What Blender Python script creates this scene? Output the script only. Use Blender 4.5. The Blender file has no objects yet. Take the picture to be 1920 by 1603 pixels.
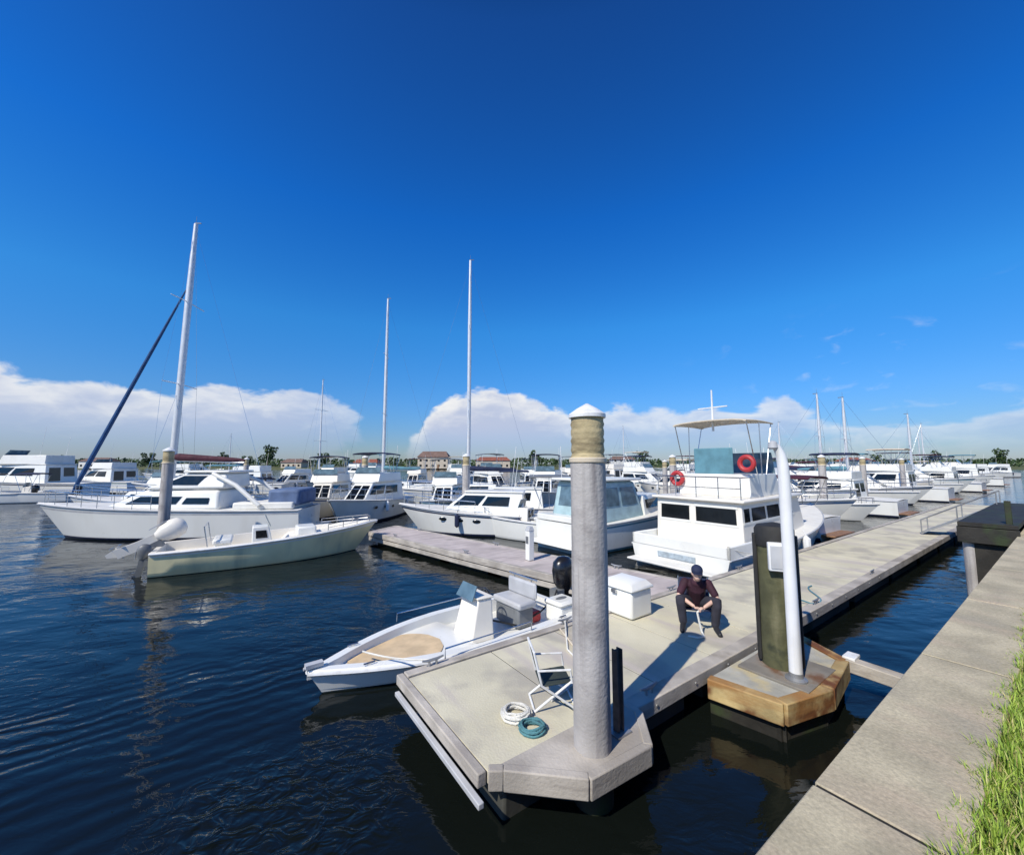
import bpy, bmesh, math, random
from mathutils import Vector, Matrix, noise
R = math.radians
random.seed(7)
C = bpy.context.scene.collection
S = bpy.context.scene

# ------------------------------------------------------------------ camera
F, HOR, EYE = 750.0, 870.0, 3.1
PITCH = math.atan((HOR - 801.5) / F)
cam = bpy.data.cameras.new('camera'); camo = bpy.data.objects.new('camera', cam); C.objects.link(camo)
cam.sensor_width = 36; cam.lens = 36 * F / 1920; cam.clip_start = .05; cam.clip_end = 6000
camo.location = (0, 0, EYE); camo.rotation_euler = (R(90) + PITCH, 0, 0)
S.camera = camo

# ------------------------------------------------------------------ light
SUN_AZ, SUN_EL = R(-140), R(45)                 # clockwise from +Y
sd = Vector((math.sin(SUN_AZ) * math.cos(SUN_EL), math.cos(SUN_AZ) * math.cos(SUN_EL), math.sin(SUN_EL)))
sun = bpy.data.lights.new('sun', 'SUN'); suno = bpy.data.objects.new('sun', sun); C.objects.link(suno)
sun.energy = 4.7; sun.angle = R(.5); sun.color = (1, .93, .80)
suno.rotation_euler = sd.to_track_quat('Z', 'Y').to_euler()
S.view_settings.view_transform = 'Standard'; S.view_settings.look = 'None'
S.view_settings.exposure = 0.0; S.view_settings.gamma = 1

def ray(x, y):
    cx = (x - 960) / F; cy = -(y - 801.5) / F
    return Vector((cx, math.cos(PITCH) - cy * math.sin(PITCH), math.sin(PITCH) + cy * math.cos(PITCH)))
def at(x, y, Y):
    d = ray(x, y); return Vector((0, 0, EYE)) + d * (Y / d.y)

world = bpy.data.worlds.new('World'); S.world = world; world.use_nodes = True
nt = world.node_tree; nt.nodes.clear(); L = nt.links.new
def N(t, **k):
    n = nt.nodes.new(t)
    for a, v in k.items(): setattr(n, a, v)
    return n
def M(op, a, b=None, c=None, clamp=False):
    n = N('ShaderNodeMath', operation=op, use_clamp=clamp)
    for i, v in enumerate((a, b, c)):
        if v is None: continue
        if isinstance(v, (int, float)): n.inputs[i].default_value = v
        else: L(v, n.inputs[i])
    return n.outputs[0]
def MR(v, a, b, c=0, d=1, smooth=True):
    n = N('ShaderNodeMapRange', interpolation_type='SMOOTHSTEP' if smooth else 'LINEAR')
    L(v, n.inputs[0])
    for i, q in enumerate((a, b, c, d)): n.inputs[i + 1].default_value = q
    return n.outputs[0]
def MIX(f, a, b, mode='MIX'):
    n = N('ShaderNodeMix', data_type='RGBA', blend_type=mode)
    if isinstance(f, (int, float)): n.inputs[0].default_value = f
    else: L(f, n.inputs[0])
    for i, v in ((6, a), (7, b)):
        if isinstance(v, tuple): n.inputs[i].default_value = v + (1,)
        else: L(v, n.inputs[i])
    return n.outputs[2]
sky = N('ShaderNodeTexSky', sky_type='NISHITA'); sky.sun_disc = False
sky.sun_elevation = SUN_EL; sky.sun_rotation = SUN_AZ; sky.air_density = 1.0; sky.dust_density = .3; sky.ozone_density = 2.5
tc = N('ShaderNodeTexCoord'); sx = N('ShaderNodeSeparateXYZ'); L(tc.outputs['Generated'], sx.inputs[0])
az = M('MULTIPLY', M('ARCTAN2', sx.outputs[0], sx.outputs[1]), 180 / math.pi)
el = M('MULTIPLY', M('ARCSINE', sx.outputs[2]), 180 / math.pi)
# deep polarised blue overhead, paler towards the horizon
sat = N('ShaderNodeHueSaturation'); sat.inputs['Saturation'].default_value = 1.3; L(sky.outputs[0], sat.inputs['Color'])
grade = N('ShaderNodeValToRGB'); L(MR(el, -2, 60, smooth=False), grade.inputs[0])
cr = grade.color_ramp
stops = [(0, (.27, .305, .46)), (.09, (.27, .365, .55)), (.165, (.29, .48, .70)), (.33, (.27, .68, .90)), (.55, (.13, .58, .97)), (.85, (.195, .41, .69)), (1, (.10, .18, .27))]
while len(cr.elements) < len(stops): cr.elements.new(.5)
for e, (p, c) in zip(cr.elements, stops): e.position = p; e.color = c + (1,)
skycol = MIX(1.0, MIX(1.0, sat.outputs[0], grade.outputs[0], 'MULTIPLY'), (2.2, 2.2, 2.2), 'MULTIPLY')
skycol = MIX(1.0, skycol, (1.0, 1.0, 1.0), 'MULTIPLY')
# clouds by direction: azimuth -> top elevation and density
azn = MR(az, -70, 70, smooth=False)
def curve(pts):
    n = N('ShaderNodeFloatCurve'); L(azn, n.inputs['Value'])
    cm = n.mapping.curves[0]
    cm.points[0].location = pts[0]; cm.points[-1].location = pts[-1]
    for p in pts[1:-1]: cm.points.new(*p)
    n.mapping.update(); return n.outputs[0]
def azel(x, y):
    d = ray(x, y).normalized(); return math.degrees(math.atan2(d.x, d.y)), math.degrees(math.asin(d.z))
tops = [(0, 690), (150, 716), (300, 732), (420, 730), (520, 730), (600, 742), (668, 768), (715, 812), (768, 815), (800, 780), (830, 752), (880, 734), (940, 730), (990, 742), (1040, 768), (1090, 775),
        (1150, 765), (1250, 768), (1330, 760), (1400, 768), (1450, 742), (1510, 775), (1600, 796), (1750, 794), (1860, 765), (1919, 748)]
ta = [azel(*p) for p in tops]
cT = curve([(0, .45)] + [((a + 70) / 140, e / 20) for a, e in ta] + [(1, .5)])
cD = curve([(0, .9), (.13, .9), (.25, .86), (.32, .68), (.348, .5), (.372, .2), (.40, .8), (.42, 1), (.52, .95), (.58, .78), (.64, .72), (.72, .72), (.78, .62), (.88, .66), (1, .8)])
cv = N('ShaderNodeCombineXYZ'); L(M('MULTIPLY', az, .055), cv.inputs[0]); L(M('MULTIPLY', el, .12), cv.inputs[1])
def FBM(scale, det, dist=0, off=0):
    n = N('ShaderNodeTexNoise', noise_dimensions='3D'); n.inputs['Scale'].default_value = scale; n.inputs['Detail'].default_value = det
    n.inputs['Roughness'].default_value = .55; n.inputs['Distortion'].default_value = dist
    mp = N('ShaderNodeMapping'); mp.inputs['Location'].default_value = (off, off * .7, off); L(cv.outputs[0], mp.inputs[0]); L(mp.outputs[0], n.inputs[0])
    return n.outputs[0]
n1 = FBM(4.2, 9, .3); n2 = FBM(2.2, 7, .4, 3.1); n3 = FBM(4.6, 9, .5, 9.2)
edge = M('ADD', M('SUBTRACT', M('MULTIPLY', cT, 20), el), M('MULTIPLY', M('SUBTRACT', n1, .5), 5))
body = MR(edge, -.3, .8)
holes = MR(M('ADD', n2, M('MULTIPLY', M('SUBTRACT', cD, .5), .75)), .40, .60)
dens = M('MULTIPLY', M('MULTIPLY', body, holes), cD)
dens = M('MULTIPLY', dens, MR(el, .5, 6, .3, 1))
shade = MR(M('ADD', M('MULTIPLY', edge, -.13), n3), -.12, .66)
ccol = MIX(shade, (5.9, 6.7, 8.8), (10.6, 10.6, 10.6))
wisp = M('MULTIPLY', MR(n3, .56, .8), M('MULTIPLY', MR(el, 13, 18, 1, 0), MR(az, 20, 46, 0, .3)))
full = MIX(M('ADD', dens, wisp, clamp=True), skycol, ccol)
bg = N('ShaderNodeBackground'); bg.inputs[1].default_value = .085; L(full, bg.inputs[0])
wo = N('ShaderNodeOutputWorld'); L(bg.outputs[0], wo.inputs[0])

# ------------------------------------------------------------------ materials
def mat(name, col, rough=.6, metal=0, var=.12, vs=3, bump=0, bs=20, coat=0, stains=None, streak=None, spec=.5):
    m = bpy.data.materials.new(name); m.use_nodes = True; t = m.node_tree
    b = t.nodes['Principled BSDF']; ln = t.links.new
    b.inputs['Roughness'].default_value = rough; b.inputs['Metallic'].default_value = metal
    b.inputs['Specular IOR Level'].default_value = spec
    if coat: b.inputs['Coat Weight'].default_value = coat
    co = t.nodes.new('ShaderNodeTexCoord')
    def nz(sc, det=6, vec=None):
        n = t.nodes.new('ShaderNodeTexNoise'); n.inputs['Scale'].default_value = sc; n.inputs['Detail'].default_value = det
        ln(vec or co.outputs['Object'], n.inputs[0]); return n.outputs[0]
    def mix(f, a, c):
        n = t.nodes.new('ShaderNodeMix'); n.data_type = 'RGBA'; ln(f, n.inputs[0])
        for i, v in ((6, a), (7, c)):
            if isinstance(v, tuple): n.inputs[i].default_value = v + (1,)
            else: ln(v, n.inputs[i])
        return n.outputs[2]
    def rmp(f, a, c):
        n = t.nodes.new('ShaderNodeMapRange'); n.interpolation_type = 'SMOOTHSTEP'; ln(f, n.inputs[0]); n.inputs[1].default_value = a; n.inputs[2].default_value = c; return n.outputs[0]
    lo = tuple(c * (1 - var) for c in col); hi = tuple(min(1, c * (1 + var)) for c in col)
    out = mix(rmp(nz(vs), .3, .7), lo, hi)
    if stains: out = mix(rmp(nz(stains[0], 8), stains[2], stains[2] + .18), out, stains[1])
    if streak:
        mp = t.nodes.new('ShaderNodeMapping'); mp.inputs['Scale'].default_value = streak[0]; ln(co.outputs['Object'], mp.inputs[0])
        out = mix(rmp(nz(1, 6, mp.outputs[0]), .48, .72), out, streak[1])
    ln(out, b.inputs['Base Color'])
    r = t.nodes.new('ShaderNodeMapRange'); ln(nz(vs * 2.3), r.inputs[0]); r.inputs[3].default_value = max(.02, rough - .12 * rough * 2); r.inputs[4].default_value = min(1, rough + .12)
    ln(r.outputs[0], b.inputs['Roughness'])
    if bump:
        bn = t.nodes.new('ShaderNodeBump'); bn.inputs['Strength'].default_value = bump; bn.inputs['Distance'].default_value = .01
        ln(nz(bs, 10), bn.inputs['Height']); ln(bn.outputs[0], b.inputs['Normal'])
    return m
gel = mat('white_gelcoat', (.80, .80, .76), .28, var=.03, vs=.8, coat=.25, streak=((1.1, 1.1, .2), (.74, .73, .68)))
gelw = mat('warm_gelcoat', (.80, .76, .68), .35, var=.05, vs=1.5)
cream = mat('cream_gelcoat', (.88, .78, .45), .3, var=.1, vs=1.2, coat=.2, streak=((1.2, 1.2, .2), (.5, .5, .33)))
deckw = mat('nonskid_deck', (.72, .71, .67), .6, var=.05, bump=.2, bs=150)
tan = mat('tan_nonskid', (.62, .47, .29), .7, var=.14, vs=4, bump=.3, bs=120)
antif = mat('bottom_paint', (.015, .03, .035), .6, var=.3, stains=(3, (.05, .055, .03), .55))
antif_b = mat('blue_bottom_paint', (.02, .05, .10), .6, var=.3)
glass = mat('tinted_glass', (.006, .008, .010), .06, var=.3, spec=.55)
glassb = mat('pale_windscreen', (.10, .16, .20), .08, var=.3, spec=.8)
steel = mat('stainless_steel', (.62, .63, .65), .22, 1, var=.05)
alu = mat('mast_aluminium', (.72, .73, .74), .35, .3, var=.05)
black = mat('black_cowl', (.012, .012, .014), .25, var=.2, coat=.4)
rubber = mat('black_rubber', (.02, .02, .02), .75, var=.3, bump=.3)
grey = mat('grey_plastic', (.16, .17, .18), .5, var=.15, stains=(5, (.09, .09, .1), .58))
lgrey = mat('light_grey_plastic', (.46, .47, .49), .45, var=.1)
navy = mat('navy_canvas', (.012, .02, .06), .85, var=.2, bump=.4, bs=30)
teal = mat('teal_canvas', (.10, .24, .30), .8, var=.15, bump=.4, bs=25)
maroon = mat('maroon_canvas', (.06, .012, .025), .85, var=.2, bump=.4, bs=30)
blue = mat('blue_sailcloth', (.015, .07, .20), .8, var=.2, bump=.4, bs=20)
canvas = mat('tan_canvas', (.62, .54, .42), .85, var=.1, bump=.4, bs=25)
red = mat('red_plastic', (.42, .03, .035), .5, var=.15)
white = mat('white_paint', (.78, .79, .80), .4, var=.05, streak=((8, 8, .6), (.62, .62, .6)))
rope = mat('white_rope', (.68, .67, .62), .9, var=.15, bump=1, bs=60)
ropeT = mat('teal_rope', (.08, .22, .25), .9, var=.2, bump=1, bs=60)
gal = mat('galvanised_steel', (.34, .35, .36), .5, .6, var=.15, stains=(6, (.16, .09, .05), .62))
teak = mat('teak', (.24, .13, .07), .6, var=.3, vs=8)
wood = mat('weathered_timber', (.43, .395, .35), .8, var=.22, vs=2.2, bump=.5, bs=35, stains=(1.4, (.25, .22, .18), .55), streak=((1.5, 1.5, 14), (.31, .28, .25)))
woodY = mat('yellow_timber', (.47, .36, .17), .8, var=.3, vs=3, bump=.8, bs=14, stains=(2.6, (.14, .05, .015), .43), streak=((1, 1, 6), (.32, .16, .05)))
woodD = mat('wet_and_shade_timber', (.022, .020, .016), .75, var=.4, vs=3, bump=.6, bs=20, stains=(2, (.03, .045, .015), .5))  # near-black wet timber, also used as painted shade below the quay platform
pileM = mat('grey_piling', (.42, .40, .385), .85, var=.16, vs=1.8, bump=.7, bs=28, stains=(2.2, (.25, .23, .225), .53), streak=((9, 9, .45), (.24, .22, .22)))
pileY = mat('yellow_piling_top', (.46, .38, .22), .85, var=.2, vs=5, bump=.6, bs=30, streak=((3, 3, 12), (.26, .21, .12)))
olive = mat('olive_piling', (.085, .085, .04), .8, var=.3, vs=3, bump=.8, bs=18, stains=(3, (.022, .028, .016), .52), streak=((5, 5, 1.2), (.17, .16, .09)))
housem = mat('cream_wall', (.55, .48, .38), .9, var=.08, vs=.5); housew = mat('white_wall', (.68, .67, .63), .9, var=.06, vs=.5)
roofm = mat('brown_roof', (.17, .11, .09), .9, var=.2, vs=.8); roofr = mat('red_roof', (.25, .08, .05), .9, var=.2, vs=.8)
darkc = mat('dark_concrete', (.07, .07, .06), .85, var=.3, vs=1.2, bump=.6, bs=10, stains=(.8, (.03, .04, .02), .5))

def deckmat():
    m = mat('pale_dock_deck', (.60, .56, .42), .8, var=.1, vs=1.1, bump=.45, bs=45, stains=(1.3, (.42, .39, .32), .47), streak=((3, .5, 3), (.50, .45, .40)))
    return m
dock_m = deckmat()
def quaymat():
    m = mat('quay_concrete', (.45, .395, .275), .88, var=.2, vs=2.4, bump=.5, bs=45, stains=(1.7, (.36, .32, .235), .52), streak=((2.5, 1.2, 2), (.48, .39, .28)))
    t = m.node_tree; b = t.nodes['Principled BSDF']; ln = t.links.new
    src = b.inputs['Base Color'].links[0].from_socket
    co = t.nodes.new('ShaderNodeTexCoord'); n = t.nodes.new('ShaderNodeTexNoise'); n.inputs['Scale'].default_value = 260; n.inputs['Detail'].default_value = 2
    ln(co.outputs['Object'], n.inputs[0]); r = t.nodes.new('ShaderNodeMapRange'); ln(n.outputs[0], r.inputs[0]); r.inputs[1].default_value = .3; r.inputs[2].default_value = .7; r.inputs[3].default_value = .7; r.inputs[4].default_value = 1.25
    n.inputs['Scale'].default_value = 42; n.inputs['Detail'].default_value = 9; n.inputs['Roughness'].default_value = .75
    x = t.nodes.new('ShaderNodeMix'); x.data_type = 'RGBA'; x.blend_type = 'MULTIPLY'; x.inputs[0].default_value = 1; ln(src, x.inputs[6]); ln(r.outputs[0], x.inputs[7])
    ln(x.outputs[2], b.inputs['Base Color']); return m
quay_m = quaymat()

def watermat():
    m = bpy.data.materials.new('harbour_water'); m.use_nodes = True; t = m.node_tree; ln = t.links.new
    b = t.nodes['Principled BSDF']; b.inputs['Base Color'].default_value = (.005, .007, .006, 1)
    b.inputs['Roughness'].default_value = .035; b.inputs['IOR'].default_value = 1.333
    g = t.nodes.new('ShaderNodeNewGeometry')
    def mp(sc, rz=0):
        n = t.nodes.new('ShaderNodeMapping'); n.inputs['Scale'].default_value = sc; n.inputs['Rotation'].default_value = (0, 0, rz); ln(g.outputs['Position'], n.inputs[0]); return n.outputs[0]
    def nz(v, s, d, dist=0):
        n = t.nodes.new('ShaderNodeTexNoise'); n.inputs['Scale'].default_value = s; n.inputs['Detail'].default_value = d; n.inputs['Distortion'].default_value = dist; ln(v, n.inputs[0]); return n.outputs[0]
    def ma(op, a, c):
        n = t.nodes.new('ShaderNodeMath'); n.operation = op
        for i, v in enumerate((a, c)):
            if isinstance(v, (int, float)): n.inputs[i].default_value = v
            else: ln(v, n.inputs[i])
        return n.outputs[0]
    def rmp(f, a, c, d=0, e=1):
        n = t.nodes.new('ShaderNodeMapRange'); n.interpolation_type = 'SMOOTHSTEP'; ln(f, n.inputs[0])
        for i, q in enumerate((a, c, d, e)): n.inputs[i + 1].default_value = q
        return n.outputs[0]
    big = nz(mp((1, 1.5, 1), .3), .7, 2, .4)
    mid = nz(mp((1, 1.9, 1), -.35), 2.6, 3, .5)
    sml = nz(mp((1, 1.4, 1), .2), 9, 3, .6)
    wv = t.nodes.new('ShaderNodeTexWave'); wv.wave_type = 'BANDS'; wv.bands_direction = 'Y'; wv.inputs['Scale'].default_value = 1.25
    wv.inputs['Distortion'].default_value = 7; wv.inputs['Detail'].default_value = 3; wv.inputs['Detail Scale'].default_value = .9; ln(mp((1, 1, 1), R(-35)), wv.inputs[0])
    def disc(x, y, rad):
        v = t.nodes.new('ShaderNodeVectorMath'); v.operation = 'DISTANCE'; ln(g.outputs['Position'], v.inputs[0]); v.inputs[1].default_value = (x, y, 0)
        return rmp(ma('ADD', v.outputs['Value'], ma('MULTIPLY', big, 1.6)), rad * .35 + .8, rad + .8, 1, 0)
    patch = rmp(nz(mp((1, 1, 1)), .33, 2), .42, .64, .25, 1)
    h = ma('ADD', ma('MULTIPLY', big, .05), ma('MULTIPLY', ma('MULTIPLY', mid, .022), patch))
    h = ma('ADD', h, ma('MULTIPLY', ma('MULTIPLY', sml, .0045), patch))
    h = ma('ADD', h, ma('MULTIPLY', ma('MULTIPLY', nz(mp((1, 1.3, 1)), 5, 2, .8), .05), disc(-1.9, 3.6, 1.5)))
    h = ma('ADD', h, ma('MULTIPLY', ma('MULTIPLY', wv.outputs[1], .014), ma('ADD', ma('MULTIPLY', disc(-4.3, 4.3, 3.0), patch), .04)))
    bn = t.nodes.new('ShaderNodeBump'); bn.inputs['Strength'].default_value = 1; bn.inputs['Distance'].default_value = 1.0
    ln(h, bn.inputs['Height']); ln(bn.outputs[0], b.inputs['Normal'])
    return m
water_m = watermat()
def leafmat(name, a, b_, dry=None):
    m = bpy.data.materials.new(name); m.use_nodes = True; t = m.node_tree; b = t.nodes['Principled BSDF']; b.inputs['Roughness'].default_value = .6
    g = t.nodes.new('ShaderNodeNewGeometry'); x = t.nodes.new('ShaderNodeValToRGB'); e_ = x.color_ramp.elements; e_[0].color = a + (1,); e_[1].color = b_ + (1,); e_[1].position = .82
    n_ = x.color_ramp.elements.new(.9); n_.color = (dry or b_) + (1,)
    t.links.new(g.outputs['Random Per Island'], x.inputs[0]); t.links.new(x.outputs[0], b.inputs['Base Color'])
    b.inputs['Subsurface Weight'].default_value = 0; return m
grass_m = leafmat('grass_blades', (.12, .23, .015), (.36, .48, .07), (.50, .44, .18))
leaf_m = leafmat('tree_leaves', (.022, .05, .014), (.06, .10, .03))
soil = mat('soil', (.09, .10, .035), .95, var=.4, vs=12, bump=.6, bs=30)
bark = mat('bark', (.12, .09, .06), .9, var=.3)

# ------------------------------------------------------------------ mesh builder
class MB:
    def __init__(s): s.v = []; s.f = []; s.m = []
    def add(s, vs, fs, m=0):
        k = len(s.v); s.v += [tuple(v) for v in vs]
        for f in fs: s.f.append(tuple(k + i for i in f)); s.m.append(m)
        return s
    def box(s, c, d, rot=None, m=0):
        hx, hy, hz = d[0] / 2, d[1] / 2, d[2] / 2
        vs = [Vector((x, y, z)) for x in (-hx, hx) for y in (-hy, hy) for z in (-hz, hz)]
        if rot: 
            q = Matrix.Rotation(rot[2], 3, 'Z') @ Matrix.Rotation(rot[1], 3, 'Y') @ Matrix.Rotation(rot[0], 3, 'X'); vs = [q @ v for v in vs]
        vs = [v + Vector(c) for v in vs]
        return s.add(vs, [(0, 1, 3, 2), (4, 6, 7, 5), (0, 4, 5, 1), (2, 3, 7, 6), (0, 2, 6, 4), (1, 5, 7, 3)], m)
    def tube(s, pts, r, n=8, m=0, cap=True):
        pts = [Vector(p) for p in pts]; rs = r if isinstance(r, (list, tuple)) else [r] * len(pts)
        rings = []; up = None
        for i, p in enumerate(pts):
            d = (pts[min(i + 1, len(pts) - 1)] - pts[max(i - 1, 0)]).normalized()
            if up is None: up = d.orthogonal().normalized()
            up = (up - d * up.dot(d)).normalized(); w = d.cross(up)
            rings.append([p + (up * math.cos(a) + w * math.sin(a)) * rs[i] for a in [2 * math.pi * k / n for k in range(n)]])
        return s.rings(rings, m, cap)
    def rings(s, rings, m=0, cap=True, closed=True):
        n = len(rings[0]); vs = [v for r in rings for v in r]; fs = []
        for i in range(len(rings) - 1):
            for j in range(n if closed else n - 1):
                k = (j + 1) % n; fs.append((i * n + j, i * n + k, (i + 1) * n + k, (i + 1) * n + j))
        if cap: fs += [tuple(range(n))[::-1], tuple(range((len(rings) - 1) * n, len(rings) * n))]
        return s.add(vs, fs, m)
    def prism(s, poly, z0, z1, m=0):
        n = len(poly); return s.rings([[(x, y, z0) for x, y in poly], [(x, y, z1) for x, y in poly]], m)
    def lathe(s, prof, c=(0, 0, 0), n=20, m=0):
        return s.rings([[(c[0] + r * math.cos(2 * math.pi * k / n), c[1] + r * math.sin(2 * math.pi * k / n), c[2] + z) for k in range(n)] for r, z in prof], m)
    def ell(s, c, r, n=14, m=0, rot=None):
        rings = []
        for i in range(1, n):
            a = math.pi * i / n
            rings.append([Vector((r[0] * math.sin(a) * math.cos(2 * math.pi * k / n), r[1] * math.sin(a) * math.sin(2 * math.pi * k / n), -r[2] * math.cos(a))) for k in range(n)])
        if rot:
            q = Matrix.Rotation(rot[2], 3, 'Z') @ Matrix.Rotation(rot[1], 3, 'Y') @ Matrix.Rotation(rot[0], 3, 'X'); rings = [[q @ v for v in r_] for r_ in rings]
        return s.rings([[v + Vector(c) for v in r_] for r_ in rings], m)
    def panel(s, q, u0, u1, v0, v1, off=.006, th=.012, m=0):   # q = bl, br, tr, tl of a wall face seen from outside
        q = [Vector(p) for p in q]; n = (q[1] - q[0]).cross(q[3] - q[0]).normalized()
        P = lambda u, v: (q[0] * (1 - u) + q[1] * u) * (1 - v) + (q[3] * (1 - u) + q[2] * u) * v
        pts = [P(u0, v0), P(u1, v0), P(u1, v1), P(u0, v1)]
        return s.rings([[p - n * th for p in pts], [p + n * off for p in pts]], m)
    def torus(s, c, R_, r, n=24, k=8, axis='Z', m=0):
        rings = []
        for i in range(n + 1):
            a = 2 * math.pi * i / n; ring = []
            for j in range(k):
                b = 2 * math.pi * j / k; x, y, z = (R_ + r * math.cos(b)) * math.cos(a), (R_ + r * math.cos(b)) * math.sin(a), r * math.sin(b)
                v = {'Z': (x, y, z), 'X': (z, x, y), 'Y': (x, z, y)}[axis]; ring.append(Vector(v) + Vector(c))
            rings.append(ring)
        return s.rings(rings, m, cap=False)
    def mirror_y(s):
        k = len(s.v); s.v += [(x, -y, z) for x, y, z in s.v[:k]]; n = len(s.f)
        for i in range(n): s.f.append(tuple(k + j for j in s.f[i])[::-1]); s.m.append(s.m[i])
        return s
def obj(name, mb, mats, parent=None, bevel=0, ang=35, loc=None, label=None, fixn=True):
    me = bpy.data.meshes.new(name); me.from_pydata([tuple(v) for v in mb.v], [], mb.f); me.update()
    if not isinstance(mats, (list, tuple)): mats = [mats]
    for m in mats: me.materials.append(m)
    if max(mb.m, default=0): me.polygons.foreach_set('material_index', mb.m)
    if fixn:
        bm = bmesh.new(); bm.from_mesh(me); bmesh.ops.recalc_face_normals(bm, faces=bm.faces); bm.to_mesh(me); bm.free()
    me.shade_smooth(); me.set_sharp_from_angle(angle=R(ang))
    o = bpy.data.objects.new(name, me); C.objects.link(o)
    if parent: o.parent = parent
    if loc: o.location = loc
    if bevel:
        b = o.modifiers.new('bevel', 'BEVEL'); b.width = bevel; b.segments = 2; b.limit_method = 'ANGLE'; b.angle_limit = R(35)
    if label: o['label'] = label
    return o
def thing(name, label, cat, loc=(0, 0, 0), rz=0, group=None):
    o = bpy.data.objects.new(name, None); C.objects.link(o); o.location = loc; o.rotation_euler = (0, 0, rz)
    o['label'] = label; o['category'] = cat
    if group: o['group'] = group
    o.empty_display_size = .2
    return o
def tag(o, label, cat, group=None):
    o['label'] = label; o['category'] = cat
    if group: o['group'] = group
    return o
def struct(o, kind='structure'): o['kind'] = kind; return o
def copy_tree(o, label, loc, rz=0, parent=None):
    c = o.copy(); C.objects.link(c)
    if parent: c.parent = parent
    else: c['label'] = label; c.location = loc; c.rotation_euler = (0, 0, rz)
    for ch in [x for x in bpy.data.objects if x.parent == o]: copy_tree(ch, None, None, 0, c)
    return c

PA = R(35.4); U = Vector((math.cos(PA), math.sin(PA), 0)); W = Vector((math.sin(PA), -math.cos(PA), 0))
def P(t, c, z=0): return U * t + W * c + Vector((0, 0, z))
# things built in the harbour frame use local x = along the pier (t), local y = -c (away from the quay)
HZ = .45   # deck height of the floats

# ------------------------------------------------------------------ setting: water, quay, far shore
wb = MB(); wb.add([(-3000, -60, 0), (3000, -60, 0), (3000, 4500, 0), (-3000, 4500, 0)], [(0, 1, 2, 3)])
struct(obj('water', wb, water_m))
sb = MB(); sb.add([(-3000, -60, -4), (3000, -60, -4), (3000, 4500, -4), (-3000, 4500, -4)], [(0, 1, 2, 3)])
struct(obj('seabed', sb, darkc))

QC = -.89
qw = thing('quay_wall', 'pink tan concrete quay wall along the water, cast in slabs with narrow joints', 'quay wall', (0, 0, 0), PA)
t = -6.0; k = 0
slabs = [-6, -3.4, .1, 2.5, 4.9, 7.3, 9.8, 12.4, 15, 18, 21, 24, 28, 32, 38, 46, 60]
for a, b in zip(slabs, slabs[1:]):
    s = MB(); j = .024
    s.box(((a + b) / 2, (-QC + .38) / 2, 1.36), (b - a - j, -QC - .38, .28))
    obj('slab', s, quay_m, qw, bevel=.007)
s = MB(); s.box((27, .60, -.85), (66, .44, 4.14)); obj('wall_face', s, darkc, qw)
for a in slabs[1:-1]:
    s = MB(); s.box((a, (-QC + .38) / 2, 1.36), (.03, -QC - .40, .264)); obj('joint_filler', s, woodD, qw)
# soil and grass behind the cap
lb = MB(); lb.box((150, -150.38 + .755, .2), (330, 300, 2.52)); struct(obj('ground', lb, soil)).rotation_euler = (0, 0, PA)
gb = MB(); rg = random.Random(3)
def blade(x, y, h, lean, a, w):
    dx, dy = math.cos(a), math.sin(a); px, py = -dy * w / 2, dx * w / 2; z = 1.455
    l1 = lean * .35; b = lean
    gb.add([(x - px, y - py, z), (x + px, y + py, z), (x + dx * l1 + px * .8, y + dy * l1 + py * .8, z + h * .6), (x + dx * l1 - px * .8, y + dy * l1 - py * .8, z + h * .6), (x + dx * b, y + dy * b, z + h)],
           [(0, 1, 2, 3), (3, 2, 4)])
for i in range(52000):
    tt = .6 + 9 * rg.random() ** 1.7; d = abs(rg.gauss(0, .5)); y = .43 - d
    edge = .035 * noise.noise(Vector((tt * 6, 0, 0))) + .03 * noise.noise(Vector((tt * 20, 3, 0)))
    cl = noise.noise(Vector((tt * 9, y * 9, 5)))
    if cl < -.25 and rg.random() < .6: continue
    h = (.035 + .075 * rg.random()) * (1 + .9 * cl)
    if d < .06: h *= .6
    blade(tt, y + edge + .03, h, rg.uniform(.01, .07), rg.uniform(0, 6.28), rg.uniform(.004, .009))
g = obj('grass', gb, grass_m, fixn=False); g.rotation_euler = (0, 0, PA); struct(g, 'stuff')

# ------------------------------------------------------------------ piers
def cleat(parent, x, y, z=HZ, rz=0):
    m = MB(); q = Matrix.Rotation(rz, 3, 'Z')
    def w(v): return q @ Vector(v) + Vector((x, y, z))
    m.tube([w((-.05, 0, 0)), w((-.05, 0, .07))], .016); m.tube([w((.05, 0, 0)), w((.05, 0, .07))], .016)
    m.tube([w((-.15, 0, .085)), w((-.07, 0, .07)), w((.07, 0, .07)), w((.15, 0, .085))], [.012, .019, .019, .012])
    obj('cleat', m, gal, parent)
main = thing('floating_pier', 'long pale floating pier running parallel to the quay, pile notch at its corner', 'pier', (0, 0, 0), PA)
Rr, Ll, T0, T1 = 2.95, 5.17, 1.98, 40
xs = [T0, 3.2, 4.4, 5.65, 6.9, 8.15, 9.4, 10.7, 12, 14.6, 17.2, 20, 23, 26, 29, 32, 36, 40]
for a, b in zip(xs, xs[1:]):
    s = MB(); s.box(((a + b) / 2, (Rr + Ll) / 2 + .02, HZ - .05), (b - a - .014, Ll - Rr - .36, .10)); obj('deck_slab', s, dock_m, main, bevel=.004)
for a in xs[1:-1]:
    s = MB(); s.box((a, (Rr + Ll) / 2 + .02, HZ - .055), (.02, Ll - Rr - .38, .10)); obj('joint_filler', s, darkc, main)
TW = 3.77
s = MB(); s.box(((TW + T1) / 2, Rr + .10, HZ - .075 + .012), (T1 - TW, .20, .17)); obj('waler', s, wood, main, bevel=.012)
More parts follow.
